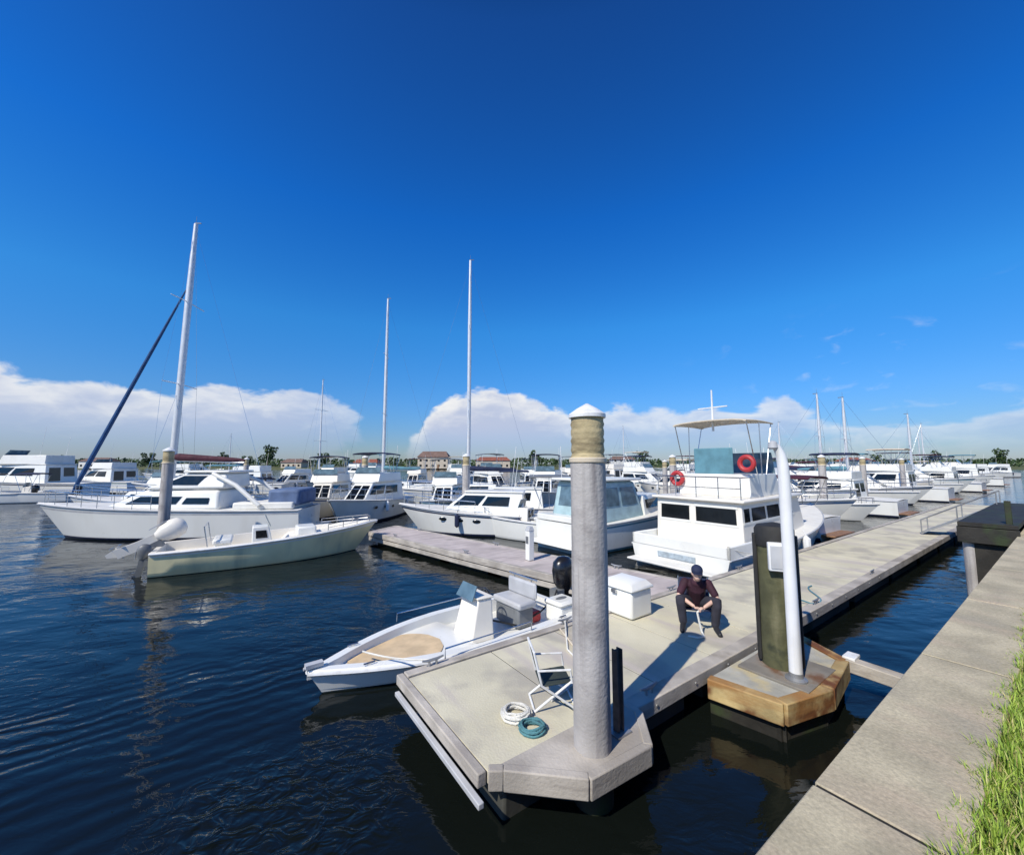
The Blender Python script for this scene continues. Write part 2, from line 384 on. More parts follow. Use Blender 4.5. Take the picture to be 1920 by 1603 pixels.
s = MB(); s.box(((T0 + T1) / 2, Ll - .07, HZ - .075 + .012), (T1 - T0, .14, .17)); obj('waler', s, wood, main, bevel=.012)
s = MB(); s.box((T0 - .05, (3.16 + Ll) / 2, HZ - .05), (.09, Ll - 3.16, .12)); obj('end_board', s, wood, main, bevel=.012)
s = MB(); s.box((T0 - .14, (3.02 + Ll) / 2 - .08, HZ - .13), (.055, Ll - 3.02 - .16, .05)); obj('rub_strip', s, lgrey, main, bevel=.008)
for i in range(12):
    s = MB(); a = T0 + .15 + i * 3.2; s.box((a + 1.4, (Rr + Ll) / 2, 0), (2.8, Ll - Rr - .35, .64)); obj('pontoon', s, darkc, main, bevel=.03)
# octagonal pile guide bump at the corner
oct_ = [(1.99, 3.155), (2.10, 3.08), (2.63, 2.58), (3.39, 2.53), (3.74, 2.90), (3.76, 3.155)]
s = MB(); s.prism(oct_, HZ - .02, HZ + .012); obj('notch_deck', s, wood, main, bevel=.008)
s = MB()
for ki, (a, b) in enumerate(zip(oct_[:-1], oct_[1:])):
    A, B = Vector(a + (0,)), Vector(b + (0,)); d = (B - A); n = Vector((d.y, -d.x, 0)).normalized()
    if n.y > 0: n = -n
    for z0, z1, o_ in ((HZ - .15 - ki * .004, HZ + .022 + (ki % 2) * .005, .03),):
        s.rings([[A + n * o_ + Vector((0, 0, z)), B + n * o_ + Vector((0, 0, z)), B - n * .06 + Vector((0, 0, z)), A - n * .06 + Vector((0, 0, z))] for z in (z0, z1)])
obj('notch_frame', s, wood, main, bevel=.012)
s = MB(); s.prism([(x + (.2 if x < 3 else -.2), y + .3) for x, y in oct_], -.25, HZ - .16); obj('pontoon', s, darkc, main)
for x in (2.35, 4.7, 7.7, 10.6, 13.5): cleat(main, x, Ll - .07, HZ + .022)
for x in (4.1, 9.2, 12.8): cleat(main, x, Rr + .1, HZ + .022)
for i in range(12):
    s = MB(); s.tube([(4.1 + i * .8, Rr - .012, HZ - .06), (4.1 + i * .8, Rr + .02, HZ - .06)], .016, 6); obj('bolt', s, gal, main)

finger = thing('finger_pier', 'pinkish grey timber finger dock leading left from the main pier, open water under its edge', 'pier', (0, 0, 0), PA)
fp = [(7.0, 5.2), (8.75, 5.2), (6.15, 17.3), (4.75, 16.4)]
s = MB(); s.prism(fp, HZ - .09, HZ - .012)
obj('deck', s, mat('pink_grey_deck', (.50, .44, .42), .85, var=.14, vs=1.3, bump=.5, bs=30, stains=(1.6, (.34, .31, .29), .55), streak=((1, 9, 1), (.36, .31, .30))), finger, bevel=.01)
for (a, b) in ((0, 3), (3, 2), (2, 1)):
    A, B = Vector(fp[a] + (0,)), Vector(fp[b] + (0,)); n = Vector(((B - A).y, -(B - A).x, 0)).normalized()
    cn = Vector((6.7, 11, 0)); n = n if (A + n - cn).length > (A - n - cn).length else -n
    s = MB()
    for z0, z1, o_ in ((HZ - .17, HZ + .0, .05), (HZ - .33, HZ - .20, .03)):
        s.rings([[A + n * o_ + Vector((0, 0, z)), B + n * o_ + Vector((0, 0, z)), B - n * .08 + Vector((0, 0, z)), A - n * .08 + Vector((0, 0, z))] for z in (z0, z1)])
    obj('waler', s, wood, finger, bevel=.01)
for i in range(5):
    f0 = .03 + i * .195; f1 = f0 + .15
    A = [Vector(fp[0]).lerp(Vector(fp[3]), f) for f in (f0, f1)]; B = [Vector(fp[1]).lerp(Vector(fp[2]), f) for f in (f0, f1)]
    s = MB(); s.prism([tuple(A[0].lerp(B[0], .1)), tuple(A[1].lerp(B[1], .1)), tuple(B[1].lerp(A[1], .1)), tuple(B[0].lerp(A[0], .1))], -.25, HZ - .20); obj('pontoon', s, woodD, finger)
for f in (.15, .5, .85):
    p = Vector(fp[0]).lerp(Vector(fp[3]), f); cleat(finger, p.x + .1, p.y, HZ + .0, R(100))
    p = Vector(fp[1]).lerp(Vector(fp[2]), f); cleat(finger, p.x - .1, p.y, HZ + .0, R(100))

# timber pile float on the quay side with rusty skirts
sf = thing('pile_float', 'small weathered pile float with sunlit yellow timber skirt, between pier and quay', 'float', (0, 0, 0), PA)
pf = [(5.06, 2.88), (5.22, 2.10), (6.0, 1.90), (7.0, 2.02), (7.5, 2.88)]
s = MB(); s.prism(pf, HZ - .10, HZ - .02)
obj('deck', s, mat('float_deck', (.40, .39, .34), .85, var=.2, vs=2.5, bump=.6, bs=24, stains=(2.2, (.5, .42, .24), .5)), sf, bevel=.01)
for ki, (a, b) in enumerate(zip(pf[:-1], pf[1:])):
    A, B = Vector(a + (0,)), Vector(b + (0,)); n = Vector(((B - A).y, -(B - A).x, 0)).normalized()
    n = n if (A + n - Vector((6.2, 2.6, 0))).length > (A - n - Vector((6.2, 2.6, 0))).length else -n
    s = MB(); s.rings([[A + n * .04 + Vector((0, 0, z)), B + n * .04 + Vector((0, 0, z)), B - n * .1 + Vector((0, 0, z)), A - n * .1 + Vector((0, 0, z))] for z in (.20 + ki * .004, HZ - .012 + ki * .007)]); obj('skirt_board', s, woodY, sf, bevel=.012)
    s = MB(); s.rings([[A - n * .05 + Vector((0, 0, z)), B - n * .05 + Vector((0, 0, z)), B - n * .1 + Vector((0, 0, z)), A - n * .1 + Vector((0, 0, z))] for z in (-.2 - ki * .01, .19 - ki * .004)]); obj('lower_board', s, woodD, sf)
s = MB(); s.box((6.1, 2.4, HZ - .005), (.9, .8, .03)); obj('steel_plate', s, mat('rusty_plate', (.24, .22, .19), .8, .1, var=.25, stains=(3, (.16, .08, .04), .48)), sf, bevel=.006)
s = MB(); s.box((6.2, 2.45, -.1), (1.4, .6, .5)); obj('pontoon', s, darkc, sf)
t_ = thing('timber_brace', 'weathered timber brace reaching from the small float towards the quay', 'beam', tuple(P(7.15, -2.02, .36)), PA)
s = MB(); s.box((0.05, -.50, -.04), (.18, 1.1, .16), (0.12, 0, .25)); obj('timber', s, wood, t_, bevel=.012)
s = MB(); s.box((.0, -.02, .10), (.24, .14, .05)); obj('highlight_block', s, white, t_, bevel=.01)  # white block painting the bright highlight at the float corner

# ------------------------------------------------------------------ pilings
pile = thing('piling', 'tall thick grey piling with yellow top and white cone cap, on the near pier corner', 'piling', tuple(P(2.95, -2.84, 0)), 0, 'round dock pilings')
s = MB(); prof = []; n = 28
rings = []
for i in range(30):
    z = -2.5 + (3.14 + 2.5) * i / 29; rings.append([(math.cos(a) * (r := .174 * (1 + .02 * noise.noise(Vector((math.cos(a) * 2, math.sin(a) * 2, z * 1.3))))), math.sin(a) * r, z) for a in [2 * math.pi * k / n for k in range(n)]])
s.rings(rings); obj('shaft', s, pileM, pile)
s = MB(); rings = []
for i in range(14):
    z = 3.14 + .42 * i / 13; w_ = .163 + .006 * math.sin(i * 2.4)
    rings.append([(math.cos(a) * w_, math.sin(a) * w_, z) for a in [2 * math.pi * k / n for k in range(n)]])
s.rings(rings); obj('top_section', s, pileY, pile)
s = MB(); s.lathe([(.182, -1), (.186, .18), (.183, .30), (.178, .36)], n=28); obj('algae_band', s, woodD, pile)
s = MB(); s.lathe([(.178, 3.11), (.186, 3.12), (.186, 3.155), (.178, 3.165)], n=28); obj('strap', s, canvas, pile)
s = MB(); s.lathe([(.185, 3.56), (.185, 3.60), (.10, 3.66), (.012, 3.71)], n=28); obj('cone_cap', s, white, pile, bevel=.004)
gp = thing('pile_guide', 'narrow rusty brown steel guide post standing against the big grey piling', 'post', tuple(P(3.30, -2.82, HZ)), PA)
s = MB(); s.box((0, 0, .40), (.07, .012, .80)); s.box((-.035, 0, .40), (.012, .07, .80)); s.box((.035, 0, .40), (.012, .07, .80)); obj('upright', s, mat('rust_steel', (.10, .075, .065), .8, var=.3, vs=9), gp)
s = MB(); s.box((0, 0, .022), (.20, .16, .02)); obj('foot_plate', s, gal, gp)
p2 = copy_tree(pile, 'grey piling with white cone cap behind the cream boat', P(0, 0) + Vector((-12.5, 14.6, 0)))
BP = [(-2.2, 19.3, 'piling beyond the finger dock, at the white cruiser stern'), (-20.5, 31, 'grey piling left of the far yachts, nearest the open water'), (-8.6, 23.5, 'piling beside the flybridge boats'),
      (8.6, 21.5, 'piling behind the pilothouse trawler'), (16.5, 21.4, 'piling at the first white boat right of the lamp pole'), (24, 27.5, 'piling at the middle boats on the right'), (33, 34, 'farthest white capped piling on the right')]
for x, y, l in BP: copy_tree(pile, l, (x, y, -.1))

dp = thing('dolphin_piling', 'dark olive weathered piling carrying a white meter box, on the small float', 'piling', tuple(P(6.14, -2.47, 0)), PA)
s = MB(); rings = []; n = 32
for i in range(24):
    z = -2.5 + 4.72 * i / 23
    rings.append([(math.cos(a) * (r := .215 * (1 + .05 * noise.noise(Vector((math.cos(a) * 3, math.sin(a) * 3, z * 2))))), math.sin(a) * r, z) for a in [2 * math.pi * k / n for k in range(n)]])
s.rings(rings); obj('shaft', s, olive, dp)
s = MB(); s.lathe([(.228, 2.0), (.235, 2.02), (.235, 2.22), (.2, 2.27), (.02, 2.31)], n=32); obj('cap', s, rubber, dp)
# black strips added at both view edges, the right one painting the shaded side
vd = -P(6.14, -2.47).normalized(); q = Matrix.Rotation(-PA, 3, 'Z') @ vd; va = math.atan2(q.y, q.x)
for sgn in (1, -1):
    a = va - sgn * R(82); s = MB(); s.box((math.cos(a) * .235, math.sin(a) * .235, 1.32), (.05, .10, 1.66), (0, 0, a)); obj('dark_edge_strip', s, rubber, dp, bevel=.015)
s = MB(); a = va + R(8); s.box((math.cos(a) * .27, math.sin(a) * .27, 1.90), (.10, .24, .36), (0, 0, a)); bx_ = obj('meter_box', s, white, dp, bevel=.015)
s = MB(); s.box((math.cos(a) * .325, math.sin(a) * .325, 1.90), (.012, .19, .29), (0, 0, a)); obj('door', s, lgrey, bx_, bevel=.004)

lp = thing('lamp_pole', 'slim white pole with slightly bent top, in front of the dark olive piling', 'lamp pole', tuple(P(5.86, -2.20, HZ)), 0)
s = MB(); s.tube([(0, 0, 0), (0, 0, 2.5), (-.008, 0, 2.66), (-.03, 0, 2.78), (-.07, 0, 2.86), (-.11, 0, 2.90)], [.074, .068, .064, .056, .048, .044], 16); obj('pole', s, white, lp)
s = MB(); s.lathe([(.045, 2.84), (.06, 2.86), (.05, 2.93), (.02, 2.95)], (-.12, 0, 0), 14); obj('lamp_head', s, lgrey, lp)
s = MB(); s.lathe([(.12, 0), (.12, .03), (.08, .05), (.075, .10)], n=16); obj('base_flange', s, gal, lp)

# ------------------------------------------------------------------ boat kit
def hull(L_, B, Fb, Fs, draft, rake, name, parent, mats, open_=False, g=.13, floor=.2, fore=0, n=22, tr=.86, fine=2.4, deckm=None, rail=None, flare=.1):
    rings = []; sheer = []
    for i in range(n + 1):
        s = i / n
        b = B / 2 * (tr + (1 - tr) * math.sin(min(1, s / .4) * math.pi / 2)) if s < .4 else B / 2 * (1 - ((s - .4) / .6) ** fine)
        b = max(b, .02); zs = Fs + (Fb - Fs) * s ** 1.7
        fl = 1 - (flare + .35 * s ** 2.5)
        lv = [(b, zs), (b * (1 - (1 - fl) * .10), zs * .90), (b * (1 - (1 - fl) * .15), zs * .84), (b * (1 - (1 - fl) * .35), zs * .62), (b * (1 - (1 - fl) * .75), .17 * min(1, zs)), (b * (1 - (1 - fl) * .8), .11), (b * (1 - (1 - fl) * .95), .02), (b * fl * .9, -.06), (0.004, -draft * (1 - s ** 5))]
        X = lambda z: L_ * s - rake * s ** 4 * (1 - max(z, -.1) / zs)
        r = [Vector((X(z), y, z)) for y, z in lv]; r += [Vector((v.x, -v.y, v.z)) for v in r[::-1]]
        rings.append(r); sheer.append((X(zs), b, zs))
    m = MB(); k = len(rings[0]); vs = [v for r in rings for v in r]
    mi = [0, 3, 0, 0, 0, 1, 2, 2]; mi = mi + [2] + mi[::-1]
    mats = list(mats) + [mats[0]] * (4 - len(mats))
    for i in range(n):
        for j in range(k - 1):
            pass
    for j in range(k - 1):
        m.add([], []); 
    base = len(m.v); m.v += [tuple(v) for v in vs]
    for i in range(n):
        for j in range(k - 1): m.f.append((i * k + j, i * k + j + 1, (i + 1) * k + j + 1, (i + 1) * k + j)); m.m.append(mi[j])
    m.f.append(tuple(range(k))); m.m.append(0)
    h = obj(name, m, mats, parent, ang=50)
    d = MB()
    if not open_:
        pr_ = [[(x, b * f, z - .01 + .05 * (1 - f * f)) for f in (1, .66, .33, 0, -.33, -.66, -1)] for x, b, z in sheer]
        d.rings(pr_, cap=False, closed=False)
        obj('deck', d, deckm or deckw, parent, ang=50)
    else:
        rr = []; 
        for i, (x, b, z) in enumerate(sheer):
            s = i / n; ins = max(b - g, .012); fz = floor if s < fore or fore == 0 else z - .10
            rr.append([(x, b, z), (x, b - g * .1, z + .02), (x, ins, z + .02), (x, ins * .97, fz), (x, 0, fz + .01), (x, -ins * .97, fz), (x, -ins, z + .02), (x, -b + g * .1, z + .02), (x, -b, z)])
        d.rings(rr, cap=False, closed=False)
        d.add(rr[0], [(0, 1, 2, 3, 4, 5, 6, 7, 8)]) if False else None
        x, b, z = sheer[0]; d.box((x + .06, 0, z - .12), (.12, (b - g) * 2, .26))
        obj('deck', d, deckm or deckw, parent, ang=40)
    for sg in (1, -1):
        d = MB(); d.tube([(x, (b + .012) * sg, z - .02) for x, b, z in sheer], .028, 6); obj('rub_rail', d, rail or lgrey, parent)
    return sheer
def sh(sheer, x):
    for a, b in zip(sheer, sheer[1:]):
        if a[0] <= x <= b[0]:
            f = (x - a[0]) / (b[0] - a[0] + 1e-9); return a[1] + (b[1] - a[1]) * f, a[2] + (b[2] - a[2]) * f
    return (sheer[0][1], sheer[0][2]) if x < sheer[0][0] else (sheer[-1][1], sheer[-1][2])
def frus(x0, x1, w0, w1, z0, z1, rf, rb, tp):
    """x0 aft, x1 fwd; w0 aft half width, w1 fwd half width; rf/rb front and back rake; tp side taper"""
    b = [Vector((x0, -w0, z0)), Vector((x1, -w1, z0)), Vector((x1, w1, z0)), Vector((x0, w0, z0))]
    t_ = [Vector((x0 + rb, -w0 + tp, z1)), Vector((x1 - rf, -w1 + tp, z1)), Vector((x1 - rf, w1 - tp, z1)), Vector((x0 + rb, w0 - tp, z1))]
    fc = {'s': (b[0], b[1], t_[1], t_[0]), 'f': (b[1], b[2], t_[2], t_[1]), 'p': (b[2], b[3], t_[3], t_[2]), 'a': (b[3], b[0], t_[0], t_[3])}
    return b, t_, fc
def cabin(parent, name, args, m, wins, wm=None, roof=.08, over=.06, bevel=.03, frame=None):
    b, t_, fc = frus(*args); mb = MB(); mb.rings([b, t_]); h = obj(name, mb, m, parent, bevel=bevel)
    for f, u0, u1, v0, v1 in wins:
        q4 = fc[f]; nn = (q4[1] - q4[0]).cross(q4[3] - q4[0]).normalized(); dv = abs(((q4[0] + q4[2]) - (q4[1] + q4[3])).dot(nn)) / 4 + .008
        w = MB(); w.panel(fc[f], u0, u1, v0, v1, off=dv, th=dv + .03); o = obj('window', w, wm or glass, h)
        if frame:
            q = MB()
            for a in ((u0 - .02, u1 + .02, v1, v1 + .05), (u0 - .02, u1 + .02, v0 - .05, v0)): q.panel(fc[f], *a, off=.014)
            obj('frame', q, frame, o)
    if roof:
        z = args[5]; cx = (t_[0].x + t_[1].x) / 2; r = MB()
        pts = [Vector((v.x + (over if v.x > cx else -over), v.y * (1 + over / max(.2, abs(v.y))), z + .002)) for v in t_]
        r.rings([pts, [p * 1 + Vector((0, 0, roof)) for p in pts]]); obj('cabin_roof', r, m, h, bevel=roof * .4)
    return fc
def rail(parent, sheer, x0, x1, h=.55, n=6, inset=.12, both=True, r=.013):
    for sg in (1, -1):
        pts = []; m = MB()
        for i in range(n + 1):
            x = x0 + (x1 - x0) * i / n; b, z = sh(sheer, x); b = max(b - inset, .02); pts.append(Vector((x, b * sg, z + h))); m.tube([(x, b * sg, z), (x, b * sg, z + h)], r, 6)
        m.tube(pts, r * 1.1, 6); m.tube([p - Vector((0, 0, h * .5)) for p in pts], r * .7, 5); obj('guard_rail', m, steel, parent)
def outboard(parent, x, y, z, tilt=0, cm=None, size=1):
    e = MB(); q = Matrix.Rotation(tilt, 3, 'Y'); o = Vector((x, y, z))
    T = lambda v: q @ (Vector(v) * size) + o
    prof = [(.08, .13, .15), (.16, .19, .32), (.19, .20, .55), (.17, .18, .72), (.09, .11, .82), (.02, .03, .84)]
    rings = [[T((-.26 + math.cos(a) * rx * 1.45, math.sin(a) * ry, zz)) for a in [2 * math.pi * k / 16 for k in range(16)]] for rx, ry, zz in prof]
    e.rings(rings); c_ = obj('outboard_cowl', e, cm or black, parent, ang=50)
    b = MB(); b.rings([[T(v) for v in ((-.52, -.07, .1), (-.52, .07, .1), (-.545, .07, .5), (-.545, -.07, .5))], [T(v) for v in ((-.50, -.07, .1), (-.50, .07, .1), (-.525, .07, .5), (-.525, -.07, .5))]]); obj('emblem', b, lgrey, c_)
    l = MB(); l.rings([[T((xx + .12 * sx_, .055 * sy, zz)) for sx_, sy in ((-1, -1), (1, -1), (1, 1), (-1, 1))] for xx, zz in ((-.24, .2), (-.24, -.25), (-.27, -.5), (-.29, -.72))])
    l.rings([[T((xx, .012 * s1, zz)) for xx, s1, zz in ((-.42, -1, -.72), (-.2, -1, -.72), (-.25, 1, -.72), (-.42, 1, -.72))], [T((-.38, -.01, -.9)), T((-.3, -.01, -.9)), T((-.3, .01, -.9)), T((-.38, .01, -.9))]])
    l.tube([T((-.45, 0, -.62)), T((-.12, 0, -.62))], [.05 * size, .03 * size], 8); obj('outboard_leg', l, cm or black, parent)
    p = MB()
    for i in range(3):
        a = i * 2.094; p.rings([[T((-.47, math.cos(a + d) * rr, -.62 + math.sin(a + d) * rr)) for d, rr in ((-.15, .04), (.15, .04), (.5, .14), (.05, .15))], [T((-.48, math.cos(a + d) * rr, -.62 + math.sin(a + d) * rr)) for d, rr in ((-.15, .04), (.15, .04), (.5, .14), (.05, .15))]])
    obj('propeller', p, steel, parent)
    k = MB(); k.rings([[T(v) for v in ((-.16, -.12, zz), (.03, -.12, zz), (.03, .12, zz), (-.16, .12, zz))] for zz in (-.15, .2)]); obj('engine_bracket', k, grey, parent)
def bimini(parent, x0, x1, w, z, zb, m, name='bimini_top', arch=.12):
    r = MB(); rr = []
    for i in range(5):
        x = x0 + (x1 - x0) * i / 4; rr.append([(x, w * math.cos(a), z + arch * math.sin(a) * 1.0 - .0 + .03 * math.sin(math.pi * i / 4)) for a in [math.pi * k / 8 for k in range(9)]])
    top = rr; bot = [[(x, y * .97, zz - .035) for x, y, zz in r_] for r_ in rr]
    for a, b in ((top, 0), (bot, 0)): r.rings(a, cap=False, closed=False)
    for e_ in (0, -1):
        k = len(top[e_]); r.add(top[e_] + bot[e_], [(i, i + 1, k + i + 1, k + i) for i in range(k - 1)])
    for e_ in (0, -1): 
        a = [q_[e_] for q_ in top]; b = [q_[e_] for q_ in bot]; k = len(a); r.add(a + b, [(i, i + 1, k + i + 1, k + i) for i in range(k - 1)])
    o = obj(name, r, m, parent, ang=60)
    for sg in (1, -1):
        p = MB(); xm = (x0 + x1) / 2
        for a in (x0 + .08, xm, x1 - .08): p.tube([(xm + (a - xm) * .35, w * .97 * sg, zb), (a, w * .96 * sg, z)], .016, 6)
        obj('canopy_pole', p, steel, o)
def mast_set(parent, x, z0, H, boomL, cover, furl=None, bow=None, stern=None, beam=1.4, r=.075, spread=(.55,)):
    m = MB(); m.tube([(x, 0, z0), (x, 0, z0 + H * .7), (x, 0, z0 + H)], [r, r, r * .62], 12); o = obj('mast', m, alu, parent)
    for f in spread:
        s_ = MB(); s_.tube([(x, -beam * .42, z0 + H * f), (x, 0, z0 + H * f + .05), (x, beam * .42, z0 + H * f)], .022, 6); obj('spreader', s_, alu, o)
    m = MB(); m.box((x - .1, 0, z0 + H + .06), (.35, .03, .05)); m.tube([(x, 0, z0 + H), (x, 0, z0 + H + .45)], .008, 5); obj('masthead', m, grey, o)
    m = MB(); m.tube([(x - .08, 0, z0 + 1.1), (x - boomL, 0, z0 + 1.05)], .055, 8); bo = obj('boom', m, alu, parent)
    if cover:
        m = MB(); pts = [(x - .02 - boomL * f, 0, z0 + 1.1 + .17 * (1 - f * .6)) for f in (0, .08, .3, .6, .9, 1)]; m.tube(pts, [.12, .20, .18, .15, .11, .06], 10); obj('sail_cover', m, cover, parent)
    w = MB(); wr = .007
    hb = z0 + H * .985
    if stern: w.tube([(x, 0, hb), stern], wr, 5)
    for sg in (1, -1):
        w.tube([(x, 0, hb), (x, beam * .42 * sg, z0 + H * spread[0]), (x - .1, beam * .5 * sg, z0)], wr, 5); w.tube([(x, 0, z0 + H * spread[0]), (x + .3, beam * .48 * sg, z0)], wr, 5)
    if bow and not furl: w.tube([(x, 0, hb), bow], wr, 5)
    obj('rigging', w, steel, parent)
    if furl:
        zt = z0 + H * .97 if furl[1] is None else furl[1]; A = Vector((x + .05, 0, zt)); B_ = Vector(bow); m = MB()
        pts = [A.lerp(B_, f) for f in (0, .06, .3, .6, .9, .97, 1)]; m.tube(pts, [.015, .045, .075, .095, .11, .08, .02], 10); obj('furled_genoa', m, furl[0], parent)

GB = 'boats moored in the marina'
def sailboat(label, loc, rz, L_=9, B=3, H=11, mats=None, cover=navy, furl=None, coach=True, group=GB, mast_x=None, furl_top=None, canvas_=None, zb=1.5, mr=.10):
    t_ = thing('sailboat', label, 'sailboat', loc, rz, group)
    sr = hull(L_, B, 1.25, 1.0, .5, L_ * .12, 'hull', t_, mats or [gel, antif_b, antif], tr=.7, fine=2.0)
    cabin(t_, 'coachroof', (L_ * .3, L_ * .72, B * .30, B * .16, 1.02, 1.55, .5, .05, .08), gel, [('s', .08, .40, .35, .75), ('s', .5, .85, .35, .75), ('p', .08, .40, .35, .75), ('p', .5, .85, .35, .75)], roof=0)
    for sg in (1, -1): m = MB(); m.box((L_ * .16, sg * B * .3, 1.16), (L_ * .26, .14, .28)); obj('cockpit_coaming', m, gel, t_, bevel=.03)
    mx = mast_x or L_ * .58
    mast_set(t_, mx, zb, H, L_ * .36, cover, furl=(furl, furl_top) if furl else None, bow=(L_ * .985, 0, 1.35), stern=(0.05, 0, 1.1), beam=B * .9, spread=(.36, .68) if H > 12 else (.52,), r=mr)
    rail(t_, sr, .2, L_ * .96, .58, 7)
    if canvas_: bimini(t_, L_ * .06, L_ * .28, B * .36, 2.5, 1.2, canvas_)
    return t_
STR = [navy, None, teal, blue, None]; STR_N = []
def cruiser(label, loc, rz, L_=9, B=3, fly=True, top=None, mats=None, hm=None, group=GB, mastless=True, ports=True):
    t_ = thing('motor_cruiser', label, 'motor boat', loc, rz, group); hm = hm or gel
    k = L_ / 9
    st_ = STR[len(STR_N) % 5]; STR_N.append(1)
    sr = hull(L_, B, 1.5 * k, 1.0 * k, .5, L_ * .14, 'hull', t_, mats or [hm, navy, antif, st_ or hm])
    for f, sg in ((.25, 1), (.45, -1), (.6, 1)):
        b, z = sh(sr, L_ * f); m = MB(); x_ = L_ * f; yy = sg * (b + .06)
        m.tube([(x_, yy, z - .05), (x_, yy, z - .12), (x_, yy, z - .55), (x_, yy, z - .62)], [.03, .1, .1, .03], 8); m.tube([(x_, sg * (b - .1), z + .1), (x_, yy, z - .06)], .012, 5); obj('fender', m, (white, navy)[len(STR_N) % 2], t_)
    zb = 1.02 * k; zt = zb + 1.15 * k
    cabin(t_, 'cabin', (L_ * .22, L_ * .74, B * .40, B * .20, zb, zt, 1.5 * k, .1, .1), hm, [('s', .06, .40, .42, .86), ('s', .45, .80, .42, .82), ('p', .06, .40, .42, .86), ('p', .45, .80, .42, .82), ('f', .08, .47, .25, .88), ('f', .53, .92, .25, .88), ('a', .1, .45, .1, .85), ('a', .55, .9, .35, .85)], roof=.07)
    if ports:
        for sg in (1, -1):
            for f in (.5, .6, .7):
                m = MB(); b, z = sh(sr, L_ * f); m.ell((L_ * f - .1, sg * (b * .955), z * .68), (.2, .03, .08), 8); obj('porthole', m, glass, t_)
    if fly:
        cabin(t_, 'flybridge', (L_ * .24, L_ * .56, B * .36, B * .26, zt + .07, zt + .62 * k, .35, .0, .05), hm, [], roof=0)
        w = MB(); w.panel((Vector((L_ * .53, -B * .24, zt + .6 * k)), Vector((L_ * .53, B * .24, zt + .6 * k)), Vector((L_ * .50, B * .22, zt + .95 * k)), Vector((L_ * .50, -B * .22, zt + .95 * k))), 0, 1, 0, 1); obj('windscreen', w, glassb, t_)
        if top: bimini(t_, L_ * .24, L_ * .50, B * .34, zt + 1.75 * k, zt + .6 * k, top)
    elif top: bimini(t_, L_ * .04, L_ * .32, B * .4, zt + .75 * k, zb, top)
    m = MB(); m.tube([(L_ * .3, B * .3, zt), (L_ * .27, B * .3, zt + 2.4 * k)], .012, 5); m.tube([(L_ * .3, -B * .3, zt), (L_ * .27, -B * .3, zt + 1.9 * k)], .012, 5); obj('antenna', m, white, t_)
    rail(t_, sr, L_ * .5, L_ * .97, .6 * k, 5)
    m = MB(); m.box((-.25, 0, .22), (.5, B * .78, .07)); obj('swim_platform', m, teak, t_, bevel=.02)
    return t_
def console_boat(label, loc, rz, L_=6.5, B=2.3, mats=None, ttop=None, cm=None, group=GB, engines=1, bowr=True, tiltd=0):
    t_ = thing('open_motorboat', label, 'motor boat', loc, rz, group)
    sr = hull(L_, B, 1.0, .75, .35, L_ * .13, 'hull', t_, mats or [gel, gel, antif], open_=True, floor=.3, fore=.68)
    cabin(t_, 'console', (L_ * .40, L_ * .52, .34, .30, .3, 1.25, .22, .0, .04), gelw, [('a', .15, .85, .6, .9)], roof=0)
    w = MB(); w.panel((Vector((L_ * .49, -.3, 1.25)), Vector((L_ * .49, .3, 1.25)), Vector((L_ * .465, .26, 1.6)), Vector((L_ * .465, -.26, 1.6))), 0, 1, 0, 1); obj('windscreen', w, glassb, t_)
    m = MB(); m.torus((L_ * .385, 0, 1.05), .17, .016, axis='X'); obj('steering_wheel', m, steel, t_)
    m = MB(); m.box((L_ * .30, 0, .85), (.38, .8, .14)); m.box((L_ * .30, 0, .55), (.3, .6, .5)); obj('helm_seat', m, deckw, t_, bevel=.04)
    if ttop: bimini(t_, L_ * .3, L_ * .55, .75, 2.25, .9, ttop, 't_top')
    for e in range(engines): outboard(t_, -.02, (e - (engines - 1) / 2) * .55, .55, tilt=tiltd, cm=cm)
    if bowr: rail(t_, sr, L_ * .72, L_ * .96, .3, 4, .08)
    return t_

# ------------------------------------------------------------------ near boats
# skiff against the left side of the pier
sk = thing('skiff', 'small white skiff with tan foredeck tied along the pier head, black outboard', 'skiff', tuple(P(5.62, -6.42)), PA + math.pi - math.atan2(-.25, 4.57))
sr = hull(4.6, 1.85, .33, .33, .2, .2, 'hull', sk, [gel, gel, antif], open_=True, floor=.12, fore=.50, g=.16, tr=.92, fine=2.1, rail=white, deckm=gel)
tp = MB(); poly = []
for f in [i / 20 for i in range(21)]:
    x = 4.6 * (.57 + .32 * f); b, z = sh(sr, x); poly.append((x, max(.004, min((b - .16) * .9, .60 * math.sqrt(max(0, 1 - (2 * f - 1) ** 2)))), z - .10))
tp.rings([[(x, b, z + .008), (x, -b, z + .008)] for x, b, z in poly], cap=False, closed=False); tp.rings([[(x, b, z + .018), (x, -b, z + .018)] for x, b, z in poly], cap=False, closed=False)
obj('foredeck_pad', tp, tan, sk)
cabin(sk, 'console', (1.75, 2.2, .34, .30, .12, .80, .16, .02, .05), gelw, [('a', .12, .5, .62, .9), ('a', .58, .88, .62, .9)], roof=.03, over=.02)
m = MB(); m.torus((1.67, -.05, .70), .15, .015, axis='X'); m.tube([(1.67, -.05, .56), (1.67, -.05, .84)], .01, 5); m.tube([(1.67, -.05, .70), (1.77, -.05, .70)], .02, 6); obj('steering_wheel', m, black, sk)
m = MB(); m.box((1.05, 0, .54), (.42, .82, .12)); m.box((1.05, 0, .32), (.36, .7, .36), m=1); m.box((.85, 0, .74), (.08, .8, .30)); obj('helm_seat', m, [lgrey, grey], sk, bevel=.04)
m = MB()
for y in (-.25, .25): m.tube([(.87, y, .54), (.83, y, .94)], .014, 6)
m.tube([(.83, -.42, .94), (.83, .42, .94)], .016, 6); obj('seat_rail', m, steel, sk)
